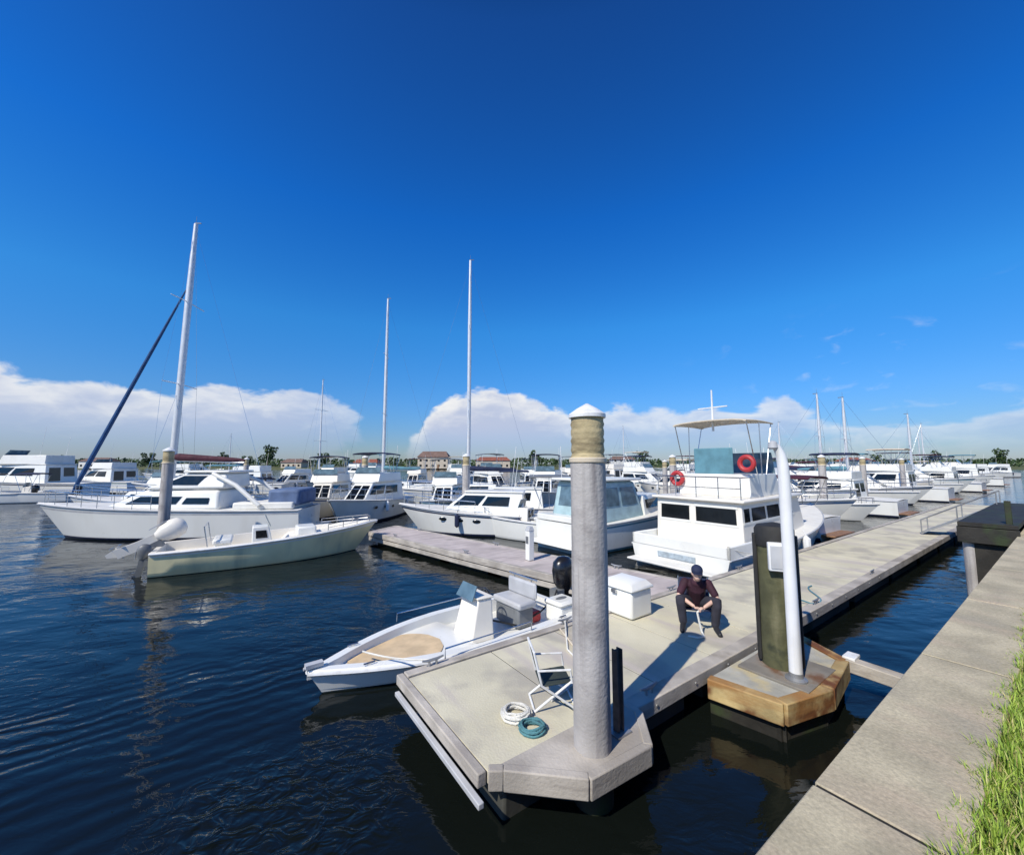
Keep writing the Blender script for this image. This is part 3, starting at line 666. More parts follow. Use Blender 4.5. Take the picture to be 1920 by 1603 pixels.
m = MB(); m.box((.30, .50, .50), (.50, .46, .10)); m.box((.30, .50, .32), (.46, .42, .32)); ck = obj('stern_locker', m, gel, sk, bevel=.05)
m = MB(); m.ell((.30, .50, .555), (.14, .06, .015), 12); obj('hatch_grip', m, grey, ck)
outboard(sk, -.02, .0, .33, size=1.0)
m = MB(); m.panel((Vector((2.16, -.26, .80)), Vector((2.16, .26, .80)), Vector((2.04, .22, 1.02)), Vector((2.04, -.22, 1.02))), 0, 1, 0, 1); obj('windscreen', m, glassb, sk)
m = MB(); m.box((.75, .0, .22), (.34, .5, .2)); obj('fuel_tank', m, red, sk, bevel=.04)
m = MB(); m.tube([(.02, .1, .55), (.2, .2, .45), (.6, .25, .3), (1.2, .3, .2), (1.75, .2, .4)], .016, 6); obj('control_cable', m, rubber, sk)
for sg in (1, -1):
    b, z = sh(sr, 2.2); m = MB(); m.tube([(1.4, sg * (b - .02), z + .02), (1.4, sg * (b - .02), z + .16), (3.0, sg * (b - .05), z + .16), (3.0, sg * (b - .05), z + .02)], .011, 6); obj('grab_rail', m, steel, sk)
m = MB(); m.box((4.52, 0, .405), (.22, .10, .05)); m.tube([(4.48, 0, .38), (4.65, 0, .38)], .022, 8); obj('bow_roller', m, lgrey, sk)
for x in (.6, 3.9):
    for sg in (1, -1):
        b, z = sh(sr, x); m = MB(); m.tube([(x - .08, sg * (b - .06), z + .05), (x + .08, sg * (b - .06), z + .05)], .012, 6); m.box((x, sg * (b - .06), z + .03), (.05, .02, .05)); obj('cleat', m, steel, sk)

# cream open boat, bow to the finger dock, outboard tilted up at the left
cb = thing('open_motorboat', 'cream hulled open fishing boat with its outboard tilted up, bow at the finger dock', 'motor boat', (-10.4, 11.95, 0), math.atan2(2.75, 4.3))
sr = hull(6.3, 2.25, 1.02, .66, .35, .75, 'hull', cb, [cream, cream, antif, gelw], open_=True, floor=.42, fore=.52, deckm=gelw, rail=white)
cabin(cb, 'console', (2.35, 3.0, .36, .32, .3, 1.1, .2, .0, .04), gel, [('s', .2, .8, .55, .85)], roof=0)
w = MB(); w.panel((Vector((2.85, -.32, 1.1)), Vector((2.85, .32, 1.1)), Vector((2.7, .28, 1.42)), Vector((2.7, -.28, 1.42))), 0, 1, 0, 1); obj('windscreen', w, glassb, cb)
m = MB(); m.box((1.6, 0, .75), (.5, 1.0, .16)); m.box((1.6, 0, .5), (.4, .8, .4)); obj('helm_seat', m, gel, cb, bevel=.05)
m = MB(); m.box((3.9, .0, .86), (.6, .8, .3)); obj('cooler_seat', m, gel, cb, bevel=.06)
outboard(cb, -.05, .25, .62, tilt=R(62), cm=gelw, size=1.1)
outboard(cb, -.05, -.55, .36, tilt=R(8), cm=grey, size=.6)
m = MB(); m.box((-.06, .35, .5), (.1, .6, .35)); obj('transom_bracket', m, grey, cb, bevel=.02)
rail(cb, sr, 4.5, 6.0, .22, 3, .08)
m = MB()
for y in (-.6, .6): m.tube([(1.25, y, .66), (1.15, y, 1.25)], .018, 6)
m.tube([(1.15, -.6, 1.25), (1.15, .6, 1.25)], .018, 6); obj('rod_rack', m, steel, cb)

# white express cruiser behind it
ex = thing('express_cruiser', 'large white express cruiser with low cabin and long dark side window, behind the cream boat', 'motor boat', (-9.3, 18.7, 0), R(180 + 8), GB)
sr = hull(10.9, 3.3, 1.45, 1.15, .6, 1.15, 'hull', ex, [gel, navy, antif, lgrey], fine=2.6)
cabin(ex, 'cabin', (3.2, 8.1, 1.28, .82, 1.18, 2.0, 1.7, .1, .14), gel, [('p', .14, .60, .30, .66), ('p', .66, .90, .30, .60), ('s', .14, .60, .30, .66), ('s', .66, .9, .3, .6), ('f', .08, .92, .3, .85)], roof=0, bevel=.12)
cabin(ex, 'upper_cabin', (3.1, 6.4, 1.12, .85, 2.04, 2.72, 1.6, .0, .16), gel, [('p', .12, .6, .25, .8), ('s', .12, .6, .25, .8), ('f', .08, .92, .2, .85)], roof=.10, over=.12, bevel=.1, frame=lgrey)
m = MB()
for sg in (1, -1): m.tube([(3.6, sg * 1.1, 2.7), (2.6, sg * 1.25, 2.2), (1.6, sg * 1.35, 1.35)], [.08, .09, .10], 8)
obj('arch', m, gel, ex)
m = MB(); m.box((1.5, 0, 1.32), (2.4, 2.5, .3)); obj('cockpit_seat', m, deckw, ex, bevel=.06)
m = MB(); m.box((.75, 0, 1.65), (1.3, 2.2, .7)); obj('cockpit_cover', m, mat('blue_grey_canvas', (.10, .15, .27), .8, var=.15), ex, bevel=.12)
rail(ex, sr, 5.6, 10.6, .55, 7)
m = MB(); m.box((-.3, 0, .28), (.6, 2.6, .08)); obj('swim_platform', m, gel, ex, bevel=.02)

# sailboat behind the express cruiser: dark furled genoa, boom under cover
sb_ = sailboat('sailboat with dark blue furled genoa and maroon covered boom, mast standing tallest at left', (-12.95, 21.6, 0), R(180 + 3), L_=10.2, B=3.2, H=14.3, cover=maroon, furl=blue, mast_x=5.15, furl_top=12.9, zb=2.1, mr=.165)
sb_.rotation_euler = (0, R(-1.2), R(183))

# trawler beyond the finger dock, transom this way
tr_ = thing('pilothouse_trawler', 'white trawler with black cabin windows, red life rings and tan bimini, alongside the pier', 'motor boat', tuple(P(10.9, -7.02)), PA, GB)
sr = hull(10.5, 3.35, 1.35, .58, .7, 1.1, 'hull', tr_, [gel, teal, antif], tr=.93, deckm=deckw)
m = MB()
for sg in (1, -1): m.box((1.1, sg * 1.5, .74), (2.2, .1, .34))
m.box((.05, 0, .74), (.1, 3.1, .34)); obj('bulwark', m, gel, tr_, bevel=.03)
cabin(tr_, 'aft_cabin', (1.15, 6.4, 1.42, 1.15, .60, 1.97, .5, .0, .05), gelw, [('a', .06, .42, .54, .87), ('a', .50, .94, .54, .87), ('s', .03, .10, .60, .88), ('s', .14, .34, .60, .88), ('s', .38, .58, .60, .88), ('s', .62, .82, .60, .88), ('p', .14, .34, .6, .88), ('p', .38, .58, .6, .88), ('f', .08, .92, .55, .9)], roof=.09, over=.14, frame=gel)
m = MB(); m.panel((Vector((1.15, 1.42, .60)), Vector((1.15, -1.42, .60)), Vector((1.15, -1.37, 1.97)), Vector((1.15, 1.37, 1.97))), .06, .42, .0, .46, off=.02); obj('cabin_door', m, gel, tr_, bevel=.004)
cabin(tr_, 'flybridge', (2.2, 5.0, 1.2, .95, 2.06, 2.78, .25, .0, .05), gel, [], roof=0)
m = MB(); m.panel((Vector((4.72, -.9, 2.77)), Vector((4.72, .9, 2.77)), Vector((4.6, .85, 3.5)), Vector((4.6, -.85, 3.5))), 0, 1, 0, 1); obj('windscreen', m, glassb, tr_)
bimini(tr_, 2.0, 3.9, 1.25, 4.45, 2.77, canvas, arch=.10)
m = MB(); m.box((2.3, 0, 3.2), (.06, 1.3, .86)); obj('helm_seat', m, teal, tr_, bevel=.05)
for (x, y, z) in ((2.1, 1.2, 2.6), (2.1, -1.15, 3.12)):
    m = MB(); m.torus((x, y, z), .2, .075, axis='X'); obj('life_ring', m, red, tr_)
m = MB()
for y in (-1.35, -.7, 0, .7, 1.35): m.tube([(1.2, y, 2.05), (1.2, y, 2.7)], .015, 6)
m.tube([(1.2, -1.35, 2.7), (1.2, 1.35, 2.7)], .018, 6); m.tube([(1.2, -1.35, 2.38), (1.2, 1.35, 2.38)], .012, 6)
for sg in (1, -1): m.tube([(1.2, sg * 1.35, 2.7), (2.2, sg * 1.3, 2.7)], .018, 6)
obj('guard_rail', m, steel, tr_)
m = MB(); m.tube([(2.4, 0, 4.2), (2.4, 0, 5.6)], [.04, .025], 8); m.tube([(2.4, -.5, 5.0), (2.4, .5, 5.0)], .02, 6); obj('signal_mast', m, white, tr_)
m = MB(); m.box((-.02, .0, .40), (.03, 1.2, .15)); obj('name_board', m, mat('faded_board', (.34, .40, .44), .6, var=.2, vs=9), tr_, bevel=.005)
m = MB(); m.box((-.3, 0, .2), (.5, 2.7, .06)); obj('swim_platform', m, deckw, tr_, bevel=.02)
for x in (2.0, 4.5):
    m = MB(); m.tube([(x, -1.76, .80), (x, -1.78, .70), (x, -1.78, .30), (x, -1.76, .2)], [.03, .11, .11, .03], 10); m.tube([(x, -1.70, .98), (x, -1.78, .78)], .01, 5); obj('fender', m, white, tr_)

# canvas enclosed cruiser left of it
cc = thing('canvas_cruiser', 'pale cruiser with teal canvas enclosure and big grey windscreen, left of the trawler', 'motor boat', tuple(P(9.9, -10.95)), PA + R(2), GB)
sr = hull(8.6, 2.9, 1.5, 1.0, .5, 1.0, 'hull', cc, [gel, teal, antif, teal], tr=.92)
cabin(cc, 'canvas_enclosure', (.7, 3.6, 1.22, 1.1, 1.0, 2.45, .5, .25, .14), mat('pale_teal_canvas', (.36, .50, .53), .8, var=.12, bump=.4, bs=20), [('a', .12, .88, .35, .86), ('s', .08, .45, .4, .85), ('s', .52, .9, .4, .85), ('p', .1, .9, .4, .85)], wm=glassb, roof=0, bevel=.1)
m = MB(); m.box((2.0, 0, 2.52), (2.7, 2.3, .10)); obj('hard_top', m, gel, cc, bevel=.04)
cabin(cc, 'cabin', (3.5, 6.8, 1.15, .5, 1.1, 1.85, 1.4, 0, .1), gel, [('s', .1, .7, .35, .8), ('p', .1, .7, .35, .8)], roof=0)
m = MB(); m.box((.25, 0, 1.12), (.5, 2.5, .22)); m.box((-.3, 0, .3), (.6, 2.4, .07)); obj('transom_seat', m, gel, cc, bevel=.05)
m = MB(); m.tube([(1.0, -.9, 2.5), (.95, -.9, 4.2)], .012, 5); m.tube([(1.0, .9, 2.5), (.95, .9, 3.8)], .012, 5); obj('antenna', m, white, cc)
rail(cc, sr, 4.5, 8.2, .5, 4)

# ------------------------------------------------------------------ marina beyond
th = math.degrees(math.atan2(.815, .58))
def g_(px, Y): return ((px - 960) / F * Y / math.cos(PITCH), Y, 0)
cruiser('white cruiser lying beyond the finger dock, its bow nearest the cream boat', (2.3, 18.3, 0), R(180 - 5), 7.6, 2.7, fly=False, top=None)
console_boat('white open boat with two black outboards, between the finger dock and the pale cruiser', (2.6, 16.2, 0), R(150), 5.2, 2.0, engines=2)
cruiser('flybridge boat under navy bimini, bow turned this way, at the finger dock end', g_(745, 27.5), R(-95), 8.4, 3.1, top=navy)
cruiser('white flybridge cruiser with bow turned this way, below the second slim mast', g_(850, 28), R(-88), 7.6, 2.9, top=grey)
cruiser('pinkish white flybridge cruiser with bow turned this way, left of the navy bimini boat', g_(640, 29), R(-78), 8.0, 3.0, top=navy, hm=gelw)
console_boat('small white centre console with blue hard top beside the express cruiser stern', g_(560, 21.5), R(170), 6.2, 2.2, ttop=navy)
sailboat('sailboat with slender mast and teal sail cover, between the flybridge boats and the tall mast', g_(827, 36), R(185), 8.5, 2.8, 16.7, cover=teal, mast_x=5.0, mr=.14)
sailboat('sailboat with the tall mast over the big cloud, navy sail cover', g_(1003, 31.5), R(185), 10.2, 3.1, 18, cover=navy, mast_x=5.2, canvas_=navy, mr=.15)
cruiser('white cruiser with black cabin glass lying left of the big grey piling', g_(1075, 21.5), R(175), 7.4, 2.6, fly=False, top=grey)
cruiser('far white motor yacht with flybridge, left of the sailboat bow', g_(190, 37), R(188), 12.5, 3.9, top=None)
cruiser('far white yacht cut by the left edge of the picture', g_(20, 40), R(182), 11.5, 3.8, top=grey)
cruiser('white motor yacht behind the furled genoa, between two larger yachts', g_(275, 44), R(170), 10.5, 3.5, top=None)
cruiser('low white cruiser far off under the maroon sail cover', g_(470, 36), R(190), 9, 3.0, fly=False, top=teal, hm=gelw)
cruiser('greenish white cruiser far off right of the express cruiser', g_(545, 42), R(184), 9.5, 3.1, fly=True)
cruiser('flybridge cruiser far behind the tall mast, grey bimini', g_(900, 40), R(-70), 9, 3.1, top=grey)
sailboat('far sailboat without sail cover, behind the navy bimini boats', g_(660, 52), R(160), 9, 3, 13, cover=None)
cruiser('white cruiser with navy canopy just left of the big piling, in the back row', g_(1030, 33), R(-100), 8.5, 3.0, top=navy)
console_boat('small runabout in the back row behind the pale canvas cruiser', g_(1180, 30), R(200), 6, 2.2, ttop=grey)
RB = 'boats berthed along the far side of the pier'
specs = [(17.2, 'console', 6.0, 2.2, 'nearest open boat right of the olive piling, purple grey hull, berthed bow to pier', dict(mats=[lgrey, navy, antif])),
         (20.8, 'cruiser', 7.6, 2.7, 'white cruiser with maroon canopy, second in the row along the pier', dict(fly=False, top=maroon)),
         (24.6, 'cruiser', 8.6, 3.0, 'white flybridge cruiser third in the row along the pier', dict(fly=True)),
         (28.6, 'console', 6.6, 2.4, 'open boat with grey hard top fourth in the row along the pier', dict(ttop=grey)),
         (33, 'cruiser', 8.5, 3.0, 'white cruiser with navy flybridge bimini in the middle of the pier row', dict(top=navy)),
         (38, 'sail', 9.0, 3.0, 'sailboat with teal cover in the pier row', dict(cover=teal)),
         (43, 'cruiser', 9, 3.1, 'plain white cruiser right of the teal covered sailboat', dict(fly=False)),
         (49, 'cruiser', 10, 3.4, 'tan topped flybridge cruiser near the far end of the pier row', dict(top=canvas)),
         (56, 'sail', 8, 2.7, 'farthest sailboat of the pier row', dict(cover=navy)),
         (64, 'cruiser', 10, 3.4, 'grey topped cruiser beyond the farthest sailboat of the pier row', dict(top=grey)),
         (69, 'cruiser', 9, 3.1, 'navy topped cruiser two beyond the farthest sailboat of the pier row', dict(top=navy)), (75, 'console', 7, 2.5, 'far open boat with tan hard top in the pier row', dict(ttop=canvas)),
         (82, 'cruiser', 10, 3.3, 'maroon topped cruiser far down the pier row', dict(top=maroon)), (90, 'cruiser', 10, 3.3, 'teal topped cruiser far down the pier row', dict(top=teal)), (100, 'cruiser', 11, 3.5, 'last and smallest looking cruiser of the pier row', dict(top=None))]
for i, (t0, ty, l_, b_, lab, kw) in enumerate(specs):
    loc = P(t0, -5.7 - l_ - .5); rz = PA - R(90)
    if i % 3 == 1: loc = P(t0, -6.2); rz = PA + R(90)
    f = dict(console=console_boat, cruiser=cruiser, sail=sailboat)[ty]
    if ty == 'sail': kw['H'] = 6.6
    f(lab, tuple(loc), rz + R(random.uniform(-3, 3)), l_, b_, group=RB, **kw)
for px, Y, k, lab in ((1530, 88, 'c', 'tiny far cruiser over the dark water right of the lamp pole'), (1590, 96, 'c', 'tiny far cruiser left of the far shore white house'), (1660, 100, 's', 'small masted boat on the far water, centre right'),
                      (1730, 92, 'c', 'tiny white cruiser between the right hand pilings'), (1800, 104, 'c', 'tiny cruiser above the gangway rail'), (1890, 96, 'c', 'tiny cruiser over the quay platform at right edge'), (700, 90, 'c', 'tiny far cruiser under the slim mast'),
                      (330, 92, 'c', 'tiny cruiser in front of the trees behind the left piling'), (1130, 84, 's', 'tiny masted boat just right of the big piling'), (1300, 92, 'c', 'tiny cruiser glimpsed behind the trawler flybridge'), (480, 100, 's', 'small masted boat under the long cloud'),
                      (1560, 46, 'c', 'white cruiser behind the near pier row, left part'), (1625, 60, 'c', 'pale cruiser deep behind the pier row, centre'), (1690, 66, 'c', 'flybridge boat deep behind the pier row'),
                      (1500, 70, 'c', 'small far cruiser seen just right of the lamp pole'), (820, 60, 'c', 'far cruiser left of the cloud mast'),
                      (1780, 74, 's', 'far sailboat toward the gangway'), (1850, 80, 'c', 'far cruiser above the quay platform'), (400, 64, 'c', 'far white cruiser in front of the trees at left')):
    (cruiser if k == 'c' else sailboat)(lab, g_(px, Y), R(random.choice((185, 170, 35, -60))), 10, 3.3, group=GB, **({} if k == 'c' else dict(H=9)))

# second pier with its own row of boats, then a back row at left
fp2 = thing('floating_pier', 'far grey floating pier parallel to the near one, boats berthed along it', 'pier', (0, 0, 0), PA)
s = MB(); s.box((66, 18.3, .36), (92, 1.5, .16)); obj('deck', s, dock_m, fp2); s = MB(); s.box((66, 18.3, .1), (91.8, 1.3, .4)); obj('pontoon', s, darkc, fp2)
QR = 'boats along the second pier'
C2 = [(23.5, 'c', navy, 'white cruiser with navy bimini at the near end of the second pier'), (28, 'o', grey, 'grey topped open boat, second along the second pier'), (32, 'c', None, 'white flybridge cruiser without canopy, third along the second pier'), (36.2, 'c', canvas, 'tan topped flybridge cruiser behind the trawler flybridge'),
      (40.5, 's', navy, 'short masted sailboat with navy sail cover, on the second pier behind the trawler'), (45, 'c', maroon, 'maroon topped flybridge cruiser between trawler and lamp pole'), (49.5, 'o', canvas, 'open boat with tan hard top seen behind the lamp pole'), (54, 'c', teal, 'teal topped cruiser just right of the lamp pole, second pier'),
      (59, 'c', navy, 'navy topped cruiser halfway along the visible second pier'), (64, 's', maroon, 'short masted sailboat with maroon cover on the second pier'), (69.5, 'c', None, 'bare topped white cruiser beyond the maroon covered sailboat'), (75.5, 'c', grey, 'grey topped cruiser far along the second pier'),
      (82, 'o', navy, 'open boat with navy hard top near the end of the second pier'), (89, 'c', canvas, 'tan topped cruiser next to last on the second pier'), (97, 'c', navy, 'navy topped cruiser last on the second pier')]
for i, (t0, k, cv_, lab) in enumerate(C2):
    l_ = 7.4 + (i * 37 % 5) * .5; sgn = 1 if i % 2 else -1
    loc = P(t0, -17.2 if i % 3 else -19.4); rz = PA + (R(-90) if i % 3 else R(90))
    if i % 3: loc = P(t0, -16.9 + l_ * 0) ; rz = PA - R(90)
    if i % 3: loc = P(t0, -17.3)
    hm_ = (gel, gelw, gel, gelw)[i % 4]
    if k == 'c': cruiser(lab, tuple(loc), rz + R(sgn * 2), l_, 2.8, top=cv_, hm=hm_, group=QR)
    elif k == 'o': console_boat(lab, tuple(loc), rz + R(sgn * 2), 6.4, 2.3, ttop=cv_, group=QR, engines=2)
    else: sailboat(lab, tuple(loc), rz, 8.5, 2.8, 7.5, cover=cv_, group=QR)
B2 = [(592, None, 'white cruiser in the back row at left, above the cream boat bow'), (655, canvas, 'tan topped cruiser in the back row above the finger dock end'), (722, teal, 'teal topped cruiser in the back row at the foot of the slim mast'), (790, maroon, 'maroon topped cruiser in the back row under the cream gabled house'),
      (858, canvas, 'tan topped cruiser in the back row at the foot of the tallest middle mast'), (925, None, 'bare topped cruiser in the back row right of the tallest middle mast'), (992, navy, 'navy topped cruiser in the back row, two left of the big piling'), (1058, grey, 'grey topped cruiser in the back row touching the big piling on its left')]
for i, (px, cv_, lab) in enumerate(B2): cruiser(lab, g_(px, 49), R(-90 + (i * 29 % 9 - 4) * 2), 8.2 + (i % 3) * .6, 2.9, top=cv_, hm=(gel, gelw)[i % 2], group='back row boats at left')
B3 = [(70, 33, 'low white boat nearest the left edge, in front of the far yachts', 'o', grey), (150, 34, 'open boat with navy top just left of the furled genoa', 'o', navy), (380, 30, 'teal topped cruiser glimpsed behind the express cruiser arch', 'c', teal), (455, 28.5, 'navy topped cruiser right of the maroon boom end', 'c', navy), (515, 30, 'grey topped open boat between express cruiser and flybridge boats', 'o', grey)]
for px, Y, lab, k, cv_ in B3: (cruiser(lab, g_(px, Y), R(-82), 7.4, 2.7, top=cv_, group=GB) if k == 'c' else console_boat(lab, g_(px, Y), R(200), 6.2, 2.2, ttop=cv_, group=GB))
for x, y, l in [(P(26, -17.4).x, P(26, -17.4).y, 'piling at the near end of the second pier'), (P(42, -17.4).x, P(42, -17.4).y, 'piling on the second pier behind the trawler cabin'), (P(58, -17.4).x, P(58, -17.4).y, 'piling on the second pier right of the lamp pole'), (P(76, -17.4).x, P(76, -17.4).y, 'smallest piling, far along the second pier')]: copy_tree(pile, l, (x, y, -.3))

TR = 'boats along the third, farthest pier'
fp3 = thing('floating_pier', 'farthest grey floating pier, crowded with small looking boats', 'pier', (0, 0, 0), PA)
s = MB(); s.box((82, 33.2, .36), (98, 1.5, .16)); obj('deck', s, dock_m, fp3); s = MB(); s.box((82, 33.2, .1), (97.8, 1.3, .4)); obj('pontoon', s, darkc, fp3)
CN = {navy: 'navy topped', teal: 'teal topped', maroon: 'maroon topped', canvas: 'tan topped', grey: 'grey topped', None: 'bare topped'}
WH = ['above the canvas cruiser hard top', 'left of the trawler bimini', 'right behind the trawler bimini', 'between trawler bimini and lamp pole', 'just left of the lamp pole head', 'just right of the lamp pole head', 'over the stern of the nearest open boat', 'over the maroon canopy', 'over the third berth', 'behind the middle right pilings', 'right of the middle right pilings', 'above the gangway', 'left end of the platform skyline', 'last before the right frame edge']
for i, w_l in enumerate(WH):
    cv_ = (navy, None, canvas, teal, maroon, grey)[i * 5 % 6 if i % 2 else i % 6]; t0 = 38 + i * 6.1
    cruiser('%s far cruiser on the third pier, %s' % (CN[cv_], w_l), tuple(P(t0, -32.2 if i % 3 == 0 else -34.2)), PA + (R(-90) if i % 3 else R(90)) + R(180 if i % 3 else 180), 9 + i % 3, 3.2, top=cv_, hm=(gel, gelw)[i % 2], group=TR)

# fixed platform and gangway at the far end of the quay
pl = thing('quay_platform', 'low dark timber platform on piles projecting from the far quay edge', 'platform', tuple(P(1.3, 0, .08)), PA)
s = MB(); s.box((17.2, 1.32, 1.60), (8.2, .92, .10)); obj('deck', s, woodD, pl, bevel=.01)
s = MB(); s.box((17.2, 1.74, 1.36), (8.2, .12, .36)); s.box((13.12, 1.32, 1.36), (.12, .95, .36)); obj('beam', s, woodD, pl, bevel=.01)
for x in (13.3, 14.2, 15.2, 17.2, 19.2, 21.1):
    s = MB(); s.tube([(x, 1.62, -2.4), (x, 1.62, 1.5)], .13, 12); obj('pile', s, pileM if x < 14 else woodD, pl)  # front pile coloured as lit, the dark ones add to the shade below
s = MB()
for a, b in ((13.4, 15.2), (15.2, 17.2), (17.2, 19.2)): s.box(((a + b) / 2, 1.62, .75), (math.hypot(b - a, 1.1), .06, .18), (0, R(28), 0)); s.box(((a + b) / 2, 1.55, .75), (math.hypot(b - a, 1.1), .06, .18), (0, -R(28), 0))
obj('cross_brace', s, woodD, pl)
s = MB(); s.box((17.2, 1.2, .35), (8.0, .05, 1.7)); obj('back_shade_sheet', s, woodD, pl)  # dark sheet put in for the shadow under the platform
s = MB(); s.box((13.22, 1.25, .42), (.05, .75, 1.65)); s.box((15.2, 1.5, .25), (4.0, .05, 1.1)); obj('end_shade_sheet', s, woodD, pl)  # more dark sheets, deepening the shadow at the near end
s = MB(); s.box((13.4, 1.0, 1.9), (.10, .10, .55)); obj('post', s, woodD, pl, bevel=.01)
gw = thing('gangway', 'grey metal gangway sloping from the quay platform down to the floating pier', 'gangway', (0, 0, 0), PA)
s = MB(); s.rings([[(21.6, y, z) for y, z in ((1.7, 1.62), (1.7, 1.70), (3.6, .56), (3.6, .48))], [(22.7, y, z) for y, z in ((1.7, 1.62), (1.7, 1.70), (3.6, .56), (3.6, .48))]]); obj('walkway', s, gal, gw)
for x in (21.6, 22.7):
    s = MB(); s.tube([(x, 1.7, 2.15), (x, 3.6, 1.0)], .025, 6)
    for f in (0, .5, 1): s.tube([(x, 1.7 + 1.9 * f, 1.68 - 1.16 * f), (x, 1.7 + 1.9 * f, 2.15 - 1.15 * f)], .018, 6)
    obj('hand_rail', s, gal, gw)

# ------------------------------------------------------------------ things on the pier
dbx = thing('dock_box', 'white fibreglass dock box with sloping lid, on the pier behind the big piling', 'dock box', tuple(P(6.0, -4.90, HZ)), PA)
s = MB(); s.box((0, 0, .24), (.56, .70, .46)); obj('body', s, gel, dbx, bevel=.04)
s = MB(); s.rings([[(-.31, -.38, .47), (.31, -.38, .47), (.31, .38, .47), (-.31, .38, .47)], [(-.31, -.38, .51), (.31, -.38, .51), (.31, .38, .51), (-.31, .38, .51)], [(-.18, -.27, .58), (.24, -.27, .60), (.24, .27, .60), (-.18, .27, .58)]]); obj('lid', s, gel, dbx, bevel=.02)
s = MB(); s.box((-.315, 0, .43), (.03, .10, .06)); obj('latch', s, steel, dbx)
wc = thing('deck_chair', 'white tube framed folding deck chair with dark seat, beside the big piling', 'chair', tuple(P(3.12, -3.60, HZ)), PA + R(62))
s = MB(); s.box((0, 0, .36), (.40, .40, .025), (R(-6), 0, 0)); obj('seat', s, mat('dark_green_sling', (.03, .042, .038), .8, var=.2), wc, bevel=.008)
s = MB(); s.box((0, .235, .60), (.40, .02, .34), (R(-14), 0, 0)); obj('backrest', s, bpy.data.materials['dark_green_sling'], wc, bevel=.008)
for sx_ in (-.22, .22):
    s = MB(); s.tube([(sx_, -.26, .012), (sx_, .19, .36), (sx_, .29, .82)], .016, 8); obj('leg', s, white, wc)
    s = MB(); s.tube([(sx_ * .9, .28, .012), (sx_ * .9, -.20, .38)], .016, 8); obj('leg', s, white, wc)
    s = MB(); s.tube([(sx_ * 1.05, .24, .57), (sx_ * 1.05, -.18, .56), (sx_ * 1.05, -.20, .38)], .015, 8); obj('armrest', s, white, wc)
s = MB(); s.tube([(-.22, .29, .82), (.22, .29, .82)], .016, 8); s.tube([(-.2, .28, .012), (.2, .28, .012)], .014, 8); s.tube([(-.22, -.26, .012), (.22, -.26, .012)], .014, 8); obj('cross_bar', s, white, wc)
def coil(label, c, n, r0, m, seed):
    q = random.Random(seed); s = MB(); pts = []
    for i in range(n * 16):
        a = i / 16 * 2 * math.pi; r = r0 * (1 - .12 * (i / 16 % 3)) + q.uniform(-.008, .008); pts.append((r * math.cos(a) * 1.1, r * math.sin(a), .016 + .018 * (i / 16 / 1.6) + .006 * math.sin(a * 2.3)))
    s.tube(pts, .013, 6); o = obj('rope_coil', s, m); o.location = c; return tag(o, label, 'rope')
coil('white rope coil lying on the pier between the deck chair and the pier end', tuple(P(2.62, -3.62, HZ)), 6, .15, rope, 1)
coil('dark teal rope coil beside the white coil, nearer the big piling', tuple(P(2.62, -3.34, HZ)), 5, .12, ropeT, 2)
def line(label, pts, m=rope, r=.012):
    s = MB(); P3 = []
    for a, b, sag in pts:
        a, b = Vector(a), Vector(b)
        for i in range(13): f = i / 12; P3.append(a.lerp(b, f) - Vector((0, 0, sag * 4 * f * (1 - f))))
    s.tube(P3, r, 6); return tag(obj('mooring_line', s, m), label, 'rope', 'mooring lines')
b0 = P(2.35, -5.10, HZ + .09)
line('white mooring line from the skiff bow to the first pier cleat', [(P(1.75, -6.2, .40), b0, .04)])
line('white mooring line from the skiff side to the second pier cleat', [(P(4.95, -5.52, .39), P(4.7, -5.10, HZ + .09), .02)])
line('loose white line trailing across the pier from a cleat to the rope coil', [(P(4.7, -5.10, HZ + .08), P(4.1, -4.4, HZ + .02), .02), (P(4.1, -4.4, HZ + .02), P(3.9, -3.8, HZ + .02), .0), (P(3.9, -3.8, HZ + .02), P(3.1, -3.6, HZ + .02), .0)])
line('tan line beside the trailing white line on the pier', [(P(4.5, -5.0, HZ + .02), P(4.1, -4.1, HZ + .02), 0), (P(4.1, -4.1, HZ + .02), P(3.45, -3.6, HZ + .02), 0)], canvas, .014)
line('white bow line of the cream boat to the finger dock', [((-5.5, 14.95, .95), tuple(P(4.95, -16.0, HZ + .05)), .05)])
line('stern line of the trawler to the pier', [(P(11.05, -5.5, .85), P(13.4, -5.10, HZ + .09), .1)])
s = MB(); q_ = random.Random(4); pts = []
for i in range(70):
    a = i / 14 * 2 * math.pi; pts.append(P(8.9, -3.5, HZ + .02 + i * .0012) + Vector((math.cos(a), math.sin(a), 0)) * (.22 + .02 * math.sin(i * 1.7)))
pts += [P(8.9 + f * 1.6, -3.3 + .25 * math.sin(f * 5), HZ + .02) for f in [k / 12 for k in range(2, 13)]]
s.tube(pts, .014, 6); tag(obj('water_hose', s, teal), 'coiled teal water hose lying on the pier beyond the dark olive piling', 'hose')
ps = thing('power_pedestal', 'short white power pedestal standing on the finger dock', 'pedestal', tuple(P(7.0, -9.0, HZ)), PA)
s = MB(); s.box((0, 0, .4), (.18, .18, .8)); obj('body', s, gel, ps, bevel=.02)
s = MB(); s.rings([[(-.1, -.1, .8), (.1, -.1, .8), (.1, .1, .8), (-.1, .1, .8)], [(-.06, -.06, .92), (.06, -.06, .92), (.06, .06, .92), (-.06, .06, .92)]]); obj('cap', s, lgrey, ps, bevel=.01)
s = MB(); s.box((0, .0, .55), (.186, .12, .2)); obj('socket_panel', s, grey, ps)

wc.scale = (.85, .85, .76)
